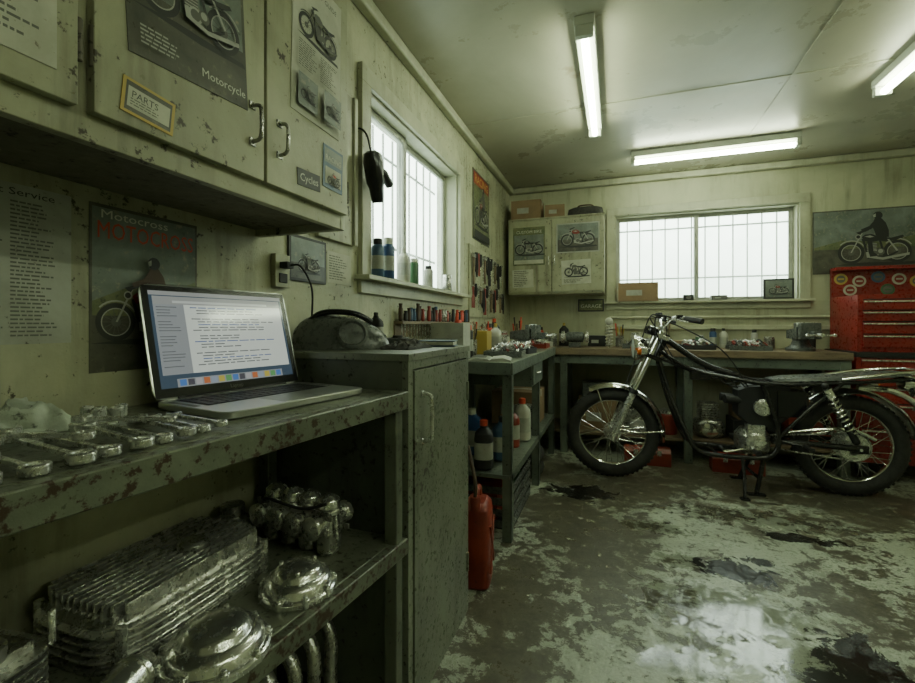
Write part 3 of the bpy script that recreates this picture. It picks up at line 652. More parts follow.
# tool rack under window
w=MB('screwdriver_rack'); rz=1.12; w.bb(XL+.001,XL+.05,1.95,3.05,rz-.015,rz,M_wood); w.bb(XL+.001,XL+.008,1.95,3.05,rz-.08,rz-.016,M_wood)
for i in range(30):
    y=1.98+i*.036; m=random.choice([M_pmar,M_black,M_black,M_black,M_pblue,M_brown,M_aluD,M_pred]); h=random.uniform(.05,.095)
    w.lathe([(.006,0),(.011,.006),(.011,h*.7),(.008,h*.8),(.010,h),(0,h)],(XL+.03+random.uniform(-.008,.008),y,rz),(0,random.uniform(-.15,.15),1),m,10); w.cyl((XL+.03,y,rz),(XL+.03,y,rz-.1-random.uniform(0,.03)),.003,M_steel,n=6)
w.done()
w=MB('hanging_hand_tools')
w.bb(XL+.001,XL+.012,3.12,4.1,1.16,1.70,M_wallL)
for row,zt_ in ((0,1.66),(1,1.42)):
  for i in range(15):
    y=3.16+i*.063+random.uniform(-.01,.01); z0=zt_-random.uniform(0,.04); L=random.uniform(.12,.24); k=(i*3+row)%5
    w.cyl((XL+.012,y,z0),(XL+.04,y,z0),.004,M_steel,n=6); xx=XL+.03
    if k==0:
        w.box((xx,y,z0-.02),(.02,.07,.024),M_aluD); w.cyl((xx,y,z0-.03),(xx,y,z0-L),.009,M_wood)
    elif k==1:
        m=random.choice([M_pmar,M_black]); w.tube([(xx,y-.02,z0-L),(xx,y-.016,z0-L*.5),(xx,y,z0-.06),(xx,y+.006,z0)],.007,m); w.tube([(xx,y+.02,z0-L),(xx,y+.016,z0-L*.5),(xx,y,z0-.06),(xx,y-.006,z0)],.007,m)
    elif k==2:
        w.lathe([(.018,-.004),(.018,.004),(.01,.004),(.01,-.004)],(xx,y,z0-.01),(1,0,0),M_steel,16,True); w.box((xx,y,z0-L/2-.02),(.006,.012,L-.03),M_steel)
    elif k==3:
        w.tube([(xx,y+.03*math.sin(t),z0-.07+.07*math.cos(t)) for t in [2*PI*q/20 for q in range(20)]],.006,M_black,7,True); w.tube([(xx+.01,y+.022*math.sin(t),z0-.09+.09*math.cos(t)) for t in [2*PI*q/20 for q in range(20)]],.005,M_black,7,True)
    else:
        w.lathe([(.012,0),(.013,-.08),(.006,-.1)],(xx,y,z0),(0,0,1),M_black,10); w.cyl((xx,y,z0-.1),(xx,y,z0-L),.003,M_steel,n=6)
w.done()

# ---------------------------------------------------------------- middle steel bench
BXF=-.485; BY0,BY1=2.18,3.91; BZ=.91
w=MB('steel_workbench')
w.bb(XL+.003,BXF-.005,BY0+.005,BY1-.005,BZ-.035,BZ,M_bench); w.bb(BXF-.004,BXF+.006,BY0,BY1-.03,BZ-.06,BZ+.001,M_steelg); w.bb(XL+.003,BXF-.005,BY0-.006,BY0+.004,BZ-.06,BZ+.001,M_steelg)
for y in (BY0+.03,BY0+.88,BY1-.06):
    for x in (XL+.04,BXF-.03):
        w.bb(x-.024,x+.024,y-.003,y+.003,0,BZ-.035,M_steelg); w.bb(x+.018,x+.024,y-.003,y+.045,0,BZ-.035,M_steelg)
w.bb(XL+.02,BXF-.015,BY0+.02,BY1-.03,.32,.34,M_steelg); w.bb(BXF-.014,BXF-.006,BY0+.02,BY1-.03,.305,.345,M_steelg)
w.bb(BXF-.4,BXF-.009,BY0+.62,BY0+1.0,BZ-.2,BZ-.04,M_steelg); w.bb(BXF-.008,BXF+.001,BY0+.63,BY0+.99,BZ-.19,BZ-.065,M_steelg); w.tube([(BXF,BY0+.74,BZ-.12),(BXF+.02,BY0+.75,BZ-.12),(BXF+.02,BY0+.87,BZ-.12),(BXF,BY0+.88,BZ-.12)],.004,M_steel)
w.done(.002,1)
sz=.3455
bottle('coolant_jug',-.60,2.46,sz,.24,.06,.05,M_pblue,M_black,.3); bottle('coolant_jug',-.62,2.74,sz,.25,.06,.055,M_redp,M_black,.2); bottle('antifreeze_jug',-.80,2.52,sz,.26,.08,.06,M_blue,M_tanb); bottle('detergent_jug',-.58,2.93,sz,.27,.055,.055,M_tanb,M_pred); jar('paint_can',-.60,3.12,sz,.19,.075,M_aluD); carton('storage_box',-.72,3.50,sz,.35,.35,.25,M_card)
bottle('oil_jug',-.66,2.29,sz,.25,.05,.06,M_black,M_pred,.2)
w=MB('plastic_crate',T(-.72,2.62,.0)); 
for z in (.0,.06,.12,.18): w.bb(-.2,.2,-.28,-.27,z+.005,z+.045,M_gplas); w.bb(-.2,.2,.27,.28,z+.005,z+.045,M_gplas); w.bb(-.2,-.19,-.28,.28,z+.005,z+.045,M_gplas); w.bb(.19,.2,-.28,.28,z+.005,z+.045,M_gplas)
w.bb(-.2,.2,-.28,.28,0,.01,M_black)
for sx in (-.2,.19): 
    for sy in (-.28,.27): w.bb(sx,sx+.01,sy,sy+.01,0,.23,M_gplas)
w.bb(-.14,.1,-.2,.1,.012,.16,M_redp); w.lathe([(.05,.012),(.05,.2),(.03,.22),(0,.22)],(.1,.19,0),(0,0,1),M_green,18)
w.done(.002,1)
w=MB('spare_tire',T(-.75,3.3,.0)); 
for k in range(2): w.torus((0,0,.05+k*.1),(0,0,1),.21,.049,M_tire,44,12)
w.done()
# jerrycan
w=MB('jerrycan',T(-.56,1.85,0)@rotz(.15))
w.loft([sring(0,0,z,.06*q,.09*q,5,32) for z,q in ((0,.9),(.012,1),(.29,1),(.325,.93),(.345,.7),(.35,.6))],M_redp)
for s_ in (-1,1): w.tube([(s_*.061,-.06,.06),(s_*.062,.06,.26)],.006,M_redp); w.tube([(s_*.061,.06,.06),(s_*.062,-.06,.26)],.006,M_redp)
w.tube(spl([(0,.05,.34),(0,.04,.385),(0,-.02,.39),(0,-.045,.345)]),.012,M_redp,10); w.lathe([(.022,.33),(.024,.37),(.02,.385),(0,.385)],(0,-.075,0),(0,0,1),M_redp,16)
w.tube(spl([(0,-.075,.38),(.0,-.08,.45),(-.02,-.05,.52),(-.04,-.02,.58)]),.008,M_brown,10)
w.done()
def vise(x,y,z,rot=0,m=M_aluD,sc=1):
    w=MB('bench_vise',T(x,y,z)@rotz(rot)@Matrix.Scale(sc,4))
    w.lathe([(.075,0),(.075,.015),(.05,.03),(.04,.06),(.045,.075)],(0,0,0),(0,0,1),m,24)
    w.loft([[(xx,-a_,.07),(xx,a_,.07),(xx,a_,.07+h),(xx,-a_,.07+h)] for xx,a_,h in ((-.09,.03,.05),(-.02,.04,.06),(.03,.045,.065))],m)
    w.bb(.03,.06,-.055,.055,.07,.165,m); w.bb(.055,.062,-.055,.055,.14,.168,M_steel)
    w.bb(.072,.1,-.055,.055,.07,.165,m); w.bb(.066,.072,-.055,.055,.14,.168,M_steel); w.bb(.06,.16,-.022,.022,.075,.115,m); w.cyl((.15,0,.095),(.2,0,.095),.012,M_steel); w.cyl((.185,-.07,.095),(.185,.07,.095),.006,M_steel)
    for q in (-.07,.07): w.sph((.185,q,.095),.01,M_steel,10,8)
    w.done(.003)
bz=BZ+.0015
vise(-.66,3.40,bz,-.2,M_gplas,1.15)
carton('parts_carton',-.86,2.33,bz,.18,.18,.20,M_paper2,.1,False); carton('yellow_box',-.86,2.83,bz,.16,.18,.15,M_yel,.1,False); 
spray('aerosol_can',-.90,2.56,bz,.22,.03,M_white,M_pred); bottle('thread_oil_bottle',-.78,3.00,bz,.2,.04,.03,M_tanb,M_yel); jar('grease_tin',-.89,3.02,bz,.16,.05,M_yel); jar('valve_paste_tin',-.78,3.16,bz,.1,.04,M_aluD); spray('brake_cleaner_can',-.90,3.27,bz,.2,.03,M_pred); bottle('gear_oil_bottle',-.90,3.42,bz,.24,.045,.035,M_black,M_pred); jar('chain_grease_tin',-.9,3.65,bz,.14,.055,M_redp); spray('contact_cleaner_can',-.81,2.48,bz,.19,.03,M_black,M_pred); jar('sealant_tin',-.84,3.54,bz,.11,.035,M_tanb)
cup('brush_tin',-.83,2.62,bz,.10,.03,M_aluD); cup('pen_cup',-.90,3.15,bz,.1,.025,M_pmar); cup('file_tin',-.78,3.75,bz,.12,.04,M_aluD,9)
tray('bolt_tray',-.63,2.66,bz,.22,.26,M_gplas,.1,34); tray('nut_tray',-.62,2.99,bz,.2,.2,M_black,-.1,28); tray('washer_tray',-.62,3.70,bz,.2,.2,M_redp,0,24)
w=MB('open_manual',T(-.635,2.34,bz)@rotz(.2)); w.loft([[(x,-.12,0),(x,.12,0),(x,.12,h),(x,-.12,h)] for x,h in ((-.11,.006),(-.07,.018),(-.01,.012),(0,.006),(.01,.012),(.07,.018),(.11,.006))],M_paper2); w.bb(-.10,-.02,-.08,.08,.018,.0185,M_inkg); w.done()

# ---------------------------------------------------------------- back counter
KY=3.935; KZ=.90; KX1=1.60
w=MB('wooden_counter')
w.bb(XL+.003,KX1,KY,YB-.003,KZ-.04,KZ,M_wood); w.bb(XL+.5,KX1,KY-.012,KY-.0005,KZ-.055,KZ+.001,M_wood)
for x in (-.42,.55,KX1-.04):
    for y in (KY+.04,YB-.06): w.bb(x-.03,x+.03,y-.03,y+.03,0,KZ-.04,M_steelg)
w.bb(XL+.003,KX1-.01,KY+.05,YB-.02,.16,.185,M_wood); w.bb(XL+.5,KX1,KY+.015,KY+.035,KZ-.13,KZ-.05,M_steelg)
w.done(.003,1)
zz=.186
carton('shipping_box',-.15,4.2,zz,.32,.3,.26,M_card,.05); carton('steel_storage_bin',.2,4.18,zz,.26,.28,.2,M_aluD,0,False); jar('varnish_tin',.42,4.15,zz,.2,.075,M_redp); 
carton('tool_case',1.04,4.17,zz,.32,.26,.16,M_black,0,False); carton('red_crate',1.38,4.18,zz,.26,.26,.22,M_redp,0,False); carton('cardboard_parcel',1.04,4.2,zz+.165,.26,.22,.14,M_card,.1); carton('spares_box',-.15,4.2,zz+.265,.26,.24,.14,M_gplas,.1,False); tray('spares_tray',.2,4.18,zz+.205,.24,.24,M_black,0,30)
w=MB('engine_crankcase',T(.72,4.16,zz)); w.loft([sring(0,0,z,.12*q,.10*q,3,24) for z,q in ((0,.8),(.03,1),(.11,1),(.14,.8))],M_aluD)
for i in range(7): w.loft([sring(0,0,.145+i*.02+q,.08,.08,4,20) for q in (0,.006)],M_alu)
w.bb(-.055,.055,-.055,.055,.13,.28,M_aluD); w.lathe([(.06,0),(.06,.02),(.03,.03),(0,.03)],(0,-.09,.07),(0,-1,0),M_chrome,24); w.done(.001,1)
for (x,m) in ((.24,M_redp),(.86,M_redp)):
    w=MB('metal_toolbox',T(x,3.855,0)); 
    w.bb(-.17,.17,-.065,.065,0,.10,m); w.loft([[(-.17,-.065,.102),(.17,-.065,.102),(.17,.065,.102),(-.17,.065,.102)],[(-.17,-.03,.13),(.17,-.03,.13),(.17,.03,.13),(-.17,.03,.13)]],m); w.tube(spl([(-.06,0,.13),(-.055,0,.155),(.055,0,.155),(.06,0,.13)],4),.006,M_steel); w.bb(-.1,-.07,-.068,-.065,.08,.12,M_steel); w.bb(.07,.1,-.068,-.065,.08,.12,M_steel); w.done(.003)
kz=KZ+.0015
vise(1.36,4.16,kz,PI/2*-1+.2,M_gplas,1.3)
spray('primer_can',-.78,4.3,kz,.2,.032,M_white,M_pred); spray('lacquer_can',-.68,4.34,kz,.18,.03,M_pred); jar('rivet_tin',-.56,4.3,kz,.12,.04,M_aluD); bottle('lubricant_bottle',-.46,4.36,kz,.22,.045,.03,M_black,M_yel); carton('bearing_box',-.16,4.40,kz,.16,.10,.1,M_black,0,False); jar('cotter_pin_tin',.34,4.32,kz,.08,.045,M_steel); carton('gasket_box',.52,4.34,kz,.18,.14,.06,M_card,.1,False); spray('carb_cleaner_can',.80,4.38,kz,.17,.028,M_blue); carton('spark_plug_box',1.0,4.33,kz,.18,.14,.07,M_aluD,0,False); jar('screw_tin',1.22,4.40,kz,.1,.04,M_aluD); carton('relay_box',-.62,4.06,kz,.16,.12,.05,M_paper2,.4,False); jar('hand_cleaner_tub',.18,4.36,kz,.13,.045,M_tanb); jar('green_tin',.70,4.40,kz,.11,.035,M_green); spray('clear_coat_can',1.12,4.43,kz,.16,.024,M_pgry); bottle('white_oil_bottle',.89,4.43,kz,.17,.035,.028,M_tanb,M_black)
cup('brush_cup',.04,4.38,kz,.10,.035,M_aluD); cup('pencil_cup',1.50,4.38,kz,.1,.035,M_black); cup('rod_tin',.44,4.44,kz,.11,.03,M_gplas,9)
tray('hardware_tray',.20,4.12,kz,.28,.2,M_gplas,0,44); tray('socket_tray',.62,4.12,kz,.26,.2,M_black,.1,42); tray('fastener_tray',1.00,4.12,kz,.28,.2,M_gplas,-.05,44)
w=MB('bench_grinder',T(-.34,4.14,kz)); w.bb(-.05,.05,-.05,.05,0,.04,M_gplas); w.lathe([(.02,-.08),(.045,-.07),(.048,0),(.045,.07),(.02,.08)],(0,0,.09),(1,0,0),M_gplas,20)
for q in (-.105,.105): w.lathe([(.055,-.012),(.055,.012),(.01,.012),(.01,-.012)],(q,0,.09),(1,0,0),M_steel,24,True); w.cyl((q*.7,0,.09),(q*1.15,0,.09),.012,M_steel)
w.done(.002,1)
w=MB('coil_spring',T(-.05,4.14,kz)); w.tube([(.028*math.cos(t*.5),.028*math.sin(t*.5),.006+t*.0022) for t in range(0,90)],.005,M_tanb,8); w.sph((0,0,.23),.035,M_tanb); w.cyl((0,0,.2),(0,0,.0),.008,M_steel); w.done()
cz=BZ0+.0005
carton('cardboard_box',.20,4.47,cz,.34,.10,.17,M_card,0,False); w=MB('small_speaker',T(.62,4.47,cz)); w.bb(-.04,.04,-.03,.03,0,.05,M_black); w.lathe([(.02,0),(.018,.006),(0,.004)],(0,-.03,.025),(0,-1,0),M_inkg,16); w.done(.003)
s=Sheet('framed_photo_on_sill',(1.19,4.455,cz),'B',.22,.17,M_ink,0,.012); s.rect(.07,.08,.93,.92,M_psky); s.moto(.5,.4,.08,M_pmar,M_ink,M_pgry); s.done()
carton('fuse_box',.86,4.47,cz,.12,.08,.04,M_inkg,0,False)

# corner wall cabinet on back wall
w=MB('corner_cabinet'); cx0,cx1,cy,cz0,cz1=XL+.055,-.09,4.2,1.39,2.09
w.bb(cx0,cx1,cy,YB-.003,cz0,cz1,M_cab); w.bb(cx0-.0,cx1+.008,cy-.01,YB-.055,cz1+.0005,cz1+.015,M_cab)
for a_,b2 in ((cx0+.01,-.556),(-.548,cx1-.01)): w.bb(a_,b2,cy-.016,cy-.001,cz0+.02,cz1-.015,M_cab)
for xh in (-.58,-.525): w.tube([(xh,cy-.016,1.66),(xh,cy-.035,1.665),(xh,cy-.035,1.735),(xh,cy-.016,1.74)],.004,M_steel)
w.done(.003)
yc=cy-.0165
s=Sheet('custom_bike_page',(cx0+.05,yc,1.66),'B',.30,.36,M_pgrn); s.rect(.04,.14,.96,.8,M_psky); s.text('CUSTOM BIKE',.1,.84,.8,M_white); s.moto(.5,.42,.15,M_ink,M_ink,M_pgry); s.rect(.04,.04,.96,.14,M_paper); s.done()
s=Sheet('chopper_poster',(-.51,yc,1.76),'B',.38,.27,M_paper2); s.rect(.03,.04,.97,.96,M_pdark); s.rect(.03,.45,.97,.96,M_psky); s.moto(.5,.42,.17,M_pmar,M_ink,M_pgry); s.done()
s=Sheet('diagram_sheet',(-.46,yc,1.47),'B',.26,.22,M_paper,.03); s.moto(.5,.5,.12,M_inkg,M_ink,M_inkg); s.lines(.08,.05,.9,.22,4,M_inkg); s.done()
s=Sheet('price_list',(-.92,yc,1.45),'B',.2,.17,M_paper,.02); s.lines(.08,.05,.9,.95,9,M_inkg); s.done()
s=Sheet('small_sign',(-.34,YB-.001,1.23),'B',.24,.12,M_ink,0,.004); s.rect(.05,.1,.95,.9,M_pgrn); s.text('GARAGE',.1,.3,.8,M_white); s.done()
zt=cz1+.0155
carton('cardboard_carton',-.80,4.31,zt,.28,.2,.18,M_card,0); carton('cardboard_carton',-.54,4.32,zt,.18,.18,.12,M_card,.1)
w=MB('tool_bag',T(-.26,4.32,zt)); w.loft([sring(0,0,z,.16*q,.08*q,4,28) for z,q in ((0,.95),(.03,1),(.07,.95),(.085,.7))],M_clothd); w.tube(spl([(-.08,0,.08),(-.05,0,.11),(.05,0,.11),(.08,0,.08)]),.007,M_brown); w.done()

s=Sheet('rider_poster',(1.555,YB-.001,1.52),'B',.74,.52,M_pdark,0,.004)
s.rect(.01,.42,.99,.98,M_psky); s.rect(.01,.02,.99,.42,M_pdark); s.poly([(.01,.22),(.2,.27),(.45,.25),(.73,.3),(.73,.2),(.01,.2)],M_pgrn); s.moto(.55,.32,.27,M_ink,M_ink,M_pgry,M_ink,1); s.done()

# ---------------------------------------------------------------- red tool chest
w=MB('red_tool_chest'); tx0,tx1,ty0,ty1=1.63,2.37,3.97,4.47
w.bb(tx0,tx1,ty0,ty1,.12,.869,M_red); w.bb(tx0+.03,tx1-.03,ty0+.05,ty1-.01,.906,1.32,M_red)
def drawers(x0,x1,yf,zs):
    for z0,z1 in zs:
        w.bb(x0,x1,yf-.012,yf,z0,z1,M_red); w.bb(x0,x1,yf-.026,yf-.012,z1-.016,z1-.006,M_alu); w.bb(x0,x1,yf-.004,yf-.001,z1+.0005,z1+.008,M_black)
drawers(tx0+.03,tx1-.03,ty0,[(.16,.36),(.37,.54),(.55,.66),(.67,.77),(.78,.86)])
drawers(tx0+.06,tx1-.06,ty0+.05,[(.94,1.03),(1.04,1.12),(1.13,1.20),(1.21,1.28)])
w.bb(tx0-.003,tx1+.003,ty0-.01,ty1,.87,.905,M_black)
w.bb(tx0+.03,tx1-.03,ty1-.04,ty1-.01,1.321,1.56,M_red); w.bb(tx0+.03,tx1-.03,ty1-.12,ty1-.041,1.535,1.56,M_red)
for i,(px_,pz,m) in enumerate([(1.72,1.47,M_pyel),(1.84,1.45,M_paper),(1.96,1.48,M_pblue),(2.09,1.46,M_paper),(2.2,1.44,M_pyel),(1.78,1.38,M_paper),(2.02,1.38,M_green)]):
    w.lathe([(.045,0),(.045,.003),(0,.003)],(px_,ty1-.04,pz),(0,-1,0),m,24); w.lathe([(.030,.003),(.030,.005),(0,.005)],(px_,ty1-.04,pz),(0,-1,0),M_pmar if i%2 else M_inkg,20); w.bb(px_-.02,px_+.02,ty1-.047,ty1-.0445,pz-.006,pz+.006,m)
for x in (tx0+.06,tx1-.06):
    for y in (ty0+.06,ty1-.06): w.lathe([(.055,-.02),(.055,.02)],(x,y,.056),(1,0,0),M_black,24); w.bb(x-.025,x+.025,y-.02,y+.02,.056,.125,M_steel)
w.bb(tx0-.02,tx0-.001,ty0+.15,ty0+.17,.6,.63,M_chrome); w.bb(tx0-.02,tx0-.001,ty0+.33,ty0+.35,.6,.63,M_chrome); 
w.done(.004)

# ---------------------------------------------------------------- motorcycle
F=Vector((-.02,3.45,0)); dv=Vector((1.45,.12,0)); WB=dv.length; dv.normalize()
BM=Matrix(((dv.x,-dv.y,0,F.x),(dv.y,dv.x,0,F.y),(0,0,1,0),(0,0,0,1)))
w=MB('motorcycle',BM)
RW=.322
def wheel(s0,hubr):
    tr=.046; R0=RW-tr
    prof=[(R0+tr*math.cos(t)*(1.0),.043*math.sin(t)) for t in [2*PI*i/16 for i in range(16)]]
    w.lathe(prof,(s0,0,RW),(0,1,0),M_tire,64,True)
    for i in range(56):
        a_=2*PI*i/56
        for sgn in (-1,1):
            aa=a_+(.05 if sgn>0 else 0); c_=Vector((s0+math.cos(aa)*(RW-.0035),sgn*.015,RW+math.sin(aa)*(RW-.0035)))
            w.box(c_,(.010,.017,.018),M_tire,Matrix.Rotation(-aa,3,'Y'))
    w.lathe([(.243,-.024),(.252,-.026),(.252,-.02),(.236,-.012),(.236,.012),(.252,.02),(.252,.026),(.243,.024),(.228,.01),(.228,-.01)],(s0,0,RW),(0,1,0),M_chrome,64,True)
    w.lathe([(.018,-.075),(.02,-.05),(hubr*.5,-.046),(hubr,-.04),(hubr,-.03),(.03,-.024),(.03,.024),(hubr,.03),(hubr,.04),(.02,.05),(.018,.075)],(s0,0,RW),(0,1,0),M_alu,32)
    for i in range(36):
        a_=2*PI*i/36; sg=1 if i%2 else -1; off=.5*(1 if i%4<2 else -1)
        p=(s0+hubr*.9*math.cos(a_+off),sg*.034,RW+hubr*.9*math.sin(a_+off)); q=(s0+.231*math.cos(a_),sg*.006,RW+.231*math.sin(a_))
        w.cyl(p,q,.0019,M_chrome,n=5)
    w.cyl((s0,-.13,RW),(s0,.13,RW),.009,M_steel)
wheel(0,.06); wheel(WB,.085)
def fender(s0,r,a0,a1,wd,m):
    vs=[];fs=[];n=24;k=7
    for i in range(n+1):
        a_=math.radians(a0+(a1-a0)*i/n)
        for j in range(k):
            u=-1+2*j/(k-1); rr=r-.028*u*u
            vs.append((s0+rr*math.cos(a_),u*wd,RW+rr*math.sin(a_)))
        for j in range(k):
            u=1-2*j/(k-1); rr=r-.003-.028*u*u
            vs.append((s0+rr*math.cos(a_),u*(wd-.003),RW+rr*math.sin(a_)))
    K=2*k
    for i in range(n):
        for j in range(K): fs.append((i*K+j,i*K+(j+1)%K,(i+1)*K+(j+1)%K,(i+1)*K+j))
    fs+=[tuple(range(K))[::-1],tuple(range(n*K,(n+1)*K))]
    w.add(vs,fs,m)
fender(0,.36,-8,118,.06,M_chrome); fender(WB,.372,28,128,.075,M_chrome)
for sgn in (-1,1):
    w.tube([(0,sgn*.075,RW),(.34*math.cos(.1),sgn*.06,RW+.34*math.sin(.1))],.004,M_chrome)
    w.tube([(0,sgn*.075,RW),(.33*math.cos(1.9),sgn*.06,RW+.33*math.sin(1.9))],.004,M_chrome)
def fk(t,off=0): return (.31*t+off, RW+.71*t)
for sgn in (-1,1):
    y=sgn*.095
    a_=fk(-.02);b2=fk(.42);c_=fk(1.02)
    w.cyl((a_[0],y,a_[1]),(b2[0],y,b2[1]),.027,M_alu,.024,20); w.cyl((b2[0],y,b2[1]),(c_[0],y,c_[1]),.0185,M_chrome,n=18)
    w.cyl((a_[0]-.01,y,a_[1]-.02),(a_[0]+.03,y,a_[1]+.05),.032,M_alu,n=18); d2=fk(.46); w.cyl((b2[0],y,b2[1]),(d2[0],y,d2[1]),.029,M_black,n=18)
    e=fk(1.03); w.cyl((c_[0],y,c_[1]),(e[0],y,e[1]),.022,M_chrome,n=18)
    g=fk(.86); w.tube([(g[0],y,g[1]),(g[0]-.06,sgn*.088,g[1]+.0),(g[0]-.10,sgn*.08,g[1])],.008,M_chrome)
    w.cyl((g[0]-.05,y,g[1]),(g[0]-.07,sgn*.17,g[1]-.01),.006,M_chrome); w.lathe([(.012,.025),(.026,.018),(.029,0),(.028,-.02)],(g[0]-.075,sgn*.185,g[1]-.01),(1,0,0),M_chrome,20); w.lathe([(.028,.0),(.024,.02),(0,.026)],(g[0]-.095,sgn*.185,g[1]-.01),(-1,0,0),M_orange,20)
RT=Matrix.Rotation(math.atan2(.31,.71),3,'Y')
for t in (.78,.98):
    p=fk(t,.02); w.box((p[0],0,p[1]),(.085,.25,.028),M_frame if t<.9 else M_alu,RT)
p0=fk(.76,.055);p1=fk(1.0,.055); w.cyl((p0[0],0,p0[1]),(p1[0],0,p1[1]),.027,M_frame,n=20)
g=fk(.86); hx=g[0]-.10; hzz=g[1]+.0
w.lathe([(.0,.085),(.03,.08),(.065,.055),(.082,.02),(.086,0)],(hx,0,hzz),(1,0,0),M_chrome,32); w.lathe([(.086,0),(.092,-.006),(.092,-.018),(.084,-.022)],(hx,0,hzz),(1,0,0),M_chrome,32); w.lathe([(.083,-.016),(.06,-.03),(0,-.036)],(hx,0,hzz),(1,0,0),M_lens,32)
for sgn in (-1,1):
    w.lathe([(.03,-.03),(.037,-.02),(.038,.02),(.034,.026),(0,.022)],(g[0]+.0,sgn*.045,1.06),(.35,0,.94),M_blackg,22)
    w.torus((g[0]+.007,sgn*.045,1.083),(.35,0,.94),.035,.004,M_chrome,22,8)
tp=fk(1.0,.03)
hb=[(tp[0],0,tp[1]+.05),(tp[0],.06,tp[1]+.05),(tp[0]+.005,.12,tp[1]+.08),(tp[0]+.03,.22,tp[1]+.115),(tp[0]+.09,.32,tp[1]+.105),(tp[0]+.15,.40,tp[1]+.09)]
hb=[( x,-y,z) for x,y,z in hb[::-1]]+hb[1:]
w.tube(spl(hb,5),.0115,M_chrome,12)
for sgn in (-1,1):
    w.cyl((tp[0]+.08,sgn*.31,tp[1]+.107),(tp[0]+.155,sgn*.405,tp[1]+.089),.018,M_black,n=14); w.cyl((tp[0],sgn*.05,tp[1]),(tp[0],sgn*.05,tp[1]+.06),.014,M_alu)
    w.box((tp[0]+.055,sgn*.27,tp[1]+.115),(.035,.04,.035),M_blackg); w.tube([(tp[0]+.03,sgn*.27,tp[1]+.115),(tp[0]+.0,sgn*.31,tp[1]+.11),(tp[0]+.07,sgn*.43,tp[1]+.085)],.005,M_alu)
w.lathe([(.022,0),(.024,.03),(.02,.034),(0,.034)],(tp[0]+.02,.25,tp[1]+.13),(0,0,1),M_black,16)
for i,(a_,b3) in enumerate([((tp[0]+.04,-.26,tp[1]+.11),(.42,-.03,.80)),((tp[0]+.04,.26,tp[1]+.11),(.44,.03,.82)),((tp[0]+.04,.25,tp[1]+.11),(.04,.09,.48)),((tp[0]+.04,-.24,tp[1]+.11),(.9,-.04,.62))]):
    md=((a_[0]+b3[0])/2-.12+.05*i,(a_[1]+b3[1])/2,(a_[2]+b3[2])/2+.06); w.tube(spl([a_,(a_[0]-.1,a_[1]*.6,a_[2]+.02),md,b3],7),.0045,M_black,8)
ft=.0155
w.tube(spl([(p1[0]-.01,0,p1[1]-.03),(.60,0,.83),(.80,0,.755),(.95,0,.70)],6),.021,M_frame,14)
for sgn in (-1,1):
    w.tube(spl([(p0[0]+.02,sgn*.015,p0[1]+.06),(.50,sgn*.08,.80),(.75,sgn*.11,.745),(.98,sgn*.125,.715),(1.35,sgn*.125,.735),(1.72,sgn*.11,.765)],6),.0125,M_frame,12)
    w.tube(spl([(p0[0]+.01,sgn*.02,p0[1]+.03),(.38,sgn*.07,.60),(.48,sgn*.13,.34),(.55,sgn*.14,.255),(.68,sgn*.14,.235),(.92,sgn*.13,.235),(1.0,sgn*.125,.29),(1.01,sgn*.12,.42),(.96,sgn*.12,.60),(.92,sgn*.11,.72)],6),ft,M_frame,12)
    w.tube([(1.005,sgn*.12,.36),(1.18,sgn*.125,.56),(1.36,sgn*.125,.735)],.0125,M_frame,12)
    w.tube([(p0[0]+.04,sgn*.03,p0[1]+.0),(.52,sgn*.06,.83-.05)],.011,M_frame,10)
    w.tube([(.995,sgn*.105,.345),(1.2,sgn*.11,.34),(WB+.03,sgn*.11,RW)],.019,M_frame,12); w.box((WB,sgn*.11,RW),(.09,.022,.05),M_frame)
    q0=Vector((1.255,sgn*.145,.715)); q1=Vector((WB-.035,sgn*.145,.375)); dd=(q1-q0)
    w.cyl(q0,q1,.009,M_chrome); w.cyl(q0+dd*.55,q1,.021,M_blackg,n=16); w.sph(q0,.02,M_black,12,8); w.sph(q1,.02,M_black,12,8); w.cyl(q0+dd*.05,q0+dd*.2,.027,M_chrome,n=18)
    A,U,V=frame_from(dd); sp=[]
    for i in range(100): t=i/99; sp.append(q0+dd*(.12+.72*t)+(U*math.cos(t*2*PI*9)+V*math.sin(t*2*PI*9))*.027)
    w.tube(sp,.0062,M_chrome,7); w.cyl((q0.x,sgn*.11,q0.z),(q0.x,sgn*.15,q0.z),.009,M_steel); w.cyl((q1.x,sgn*.09,q1.z-.02),(q1.x,sgn*.15,q1.z),.009,M_steel)
    w.cyl((.86,sgn*.13,.30),(.86,sgn*.17,.29),.009,M_steel); w.cyl((.86,sgn*.17,.29),(.85,sgn*.26,.29),.015,M_black)
    w.tube([(1.0,sgn*.12,.36),(1.14,sgn*.14,.33),(1.15,sgn*.16,.33)],.008,M_frame); w.cyl((1.15,sgn*.15,.33),(1.15,sgn*.24,.33),.012,M_black)
    w.cyl((1.66,sgn*.10,.72),(1.68,sgn*.19,.70),.006,M_chrome); w.lathe([(.0,-.03),(.026,-.022),(.029,0),(.029,.015)],(1.69,sgn*.2,.70),(1,0,0),M_chrome,20); w.lathe([(.028,.015),(.022,.03),(0,.034)],(1.69,sgn*.2,.70),(1,0,0),M_orange,20)
for s_,z_ in ((.66,.235),(.92,.235),(.98,.714),(1.35,.735),(1.72,.765),(.48,.34)): w.cyl((s_,-.13,z_),(s_,.13,z_),.011,M_frame)
w.cyl((1.0,-.14,.345),(1.0,.14,.345),.02,M_frame)
w.loft([[(x,-a_,z),(x,a_,z),(x,a_*.9,z+h),(x,-a_*.9,z+h)] for x,a_,z,h in ((1.0,.07,.728,.012),(1.1,.105,.735,.02),(1.4,.115,.752,.022),(1.62,.11,.775,.022),(1.74,.08,.79,.014))],M_gplas)
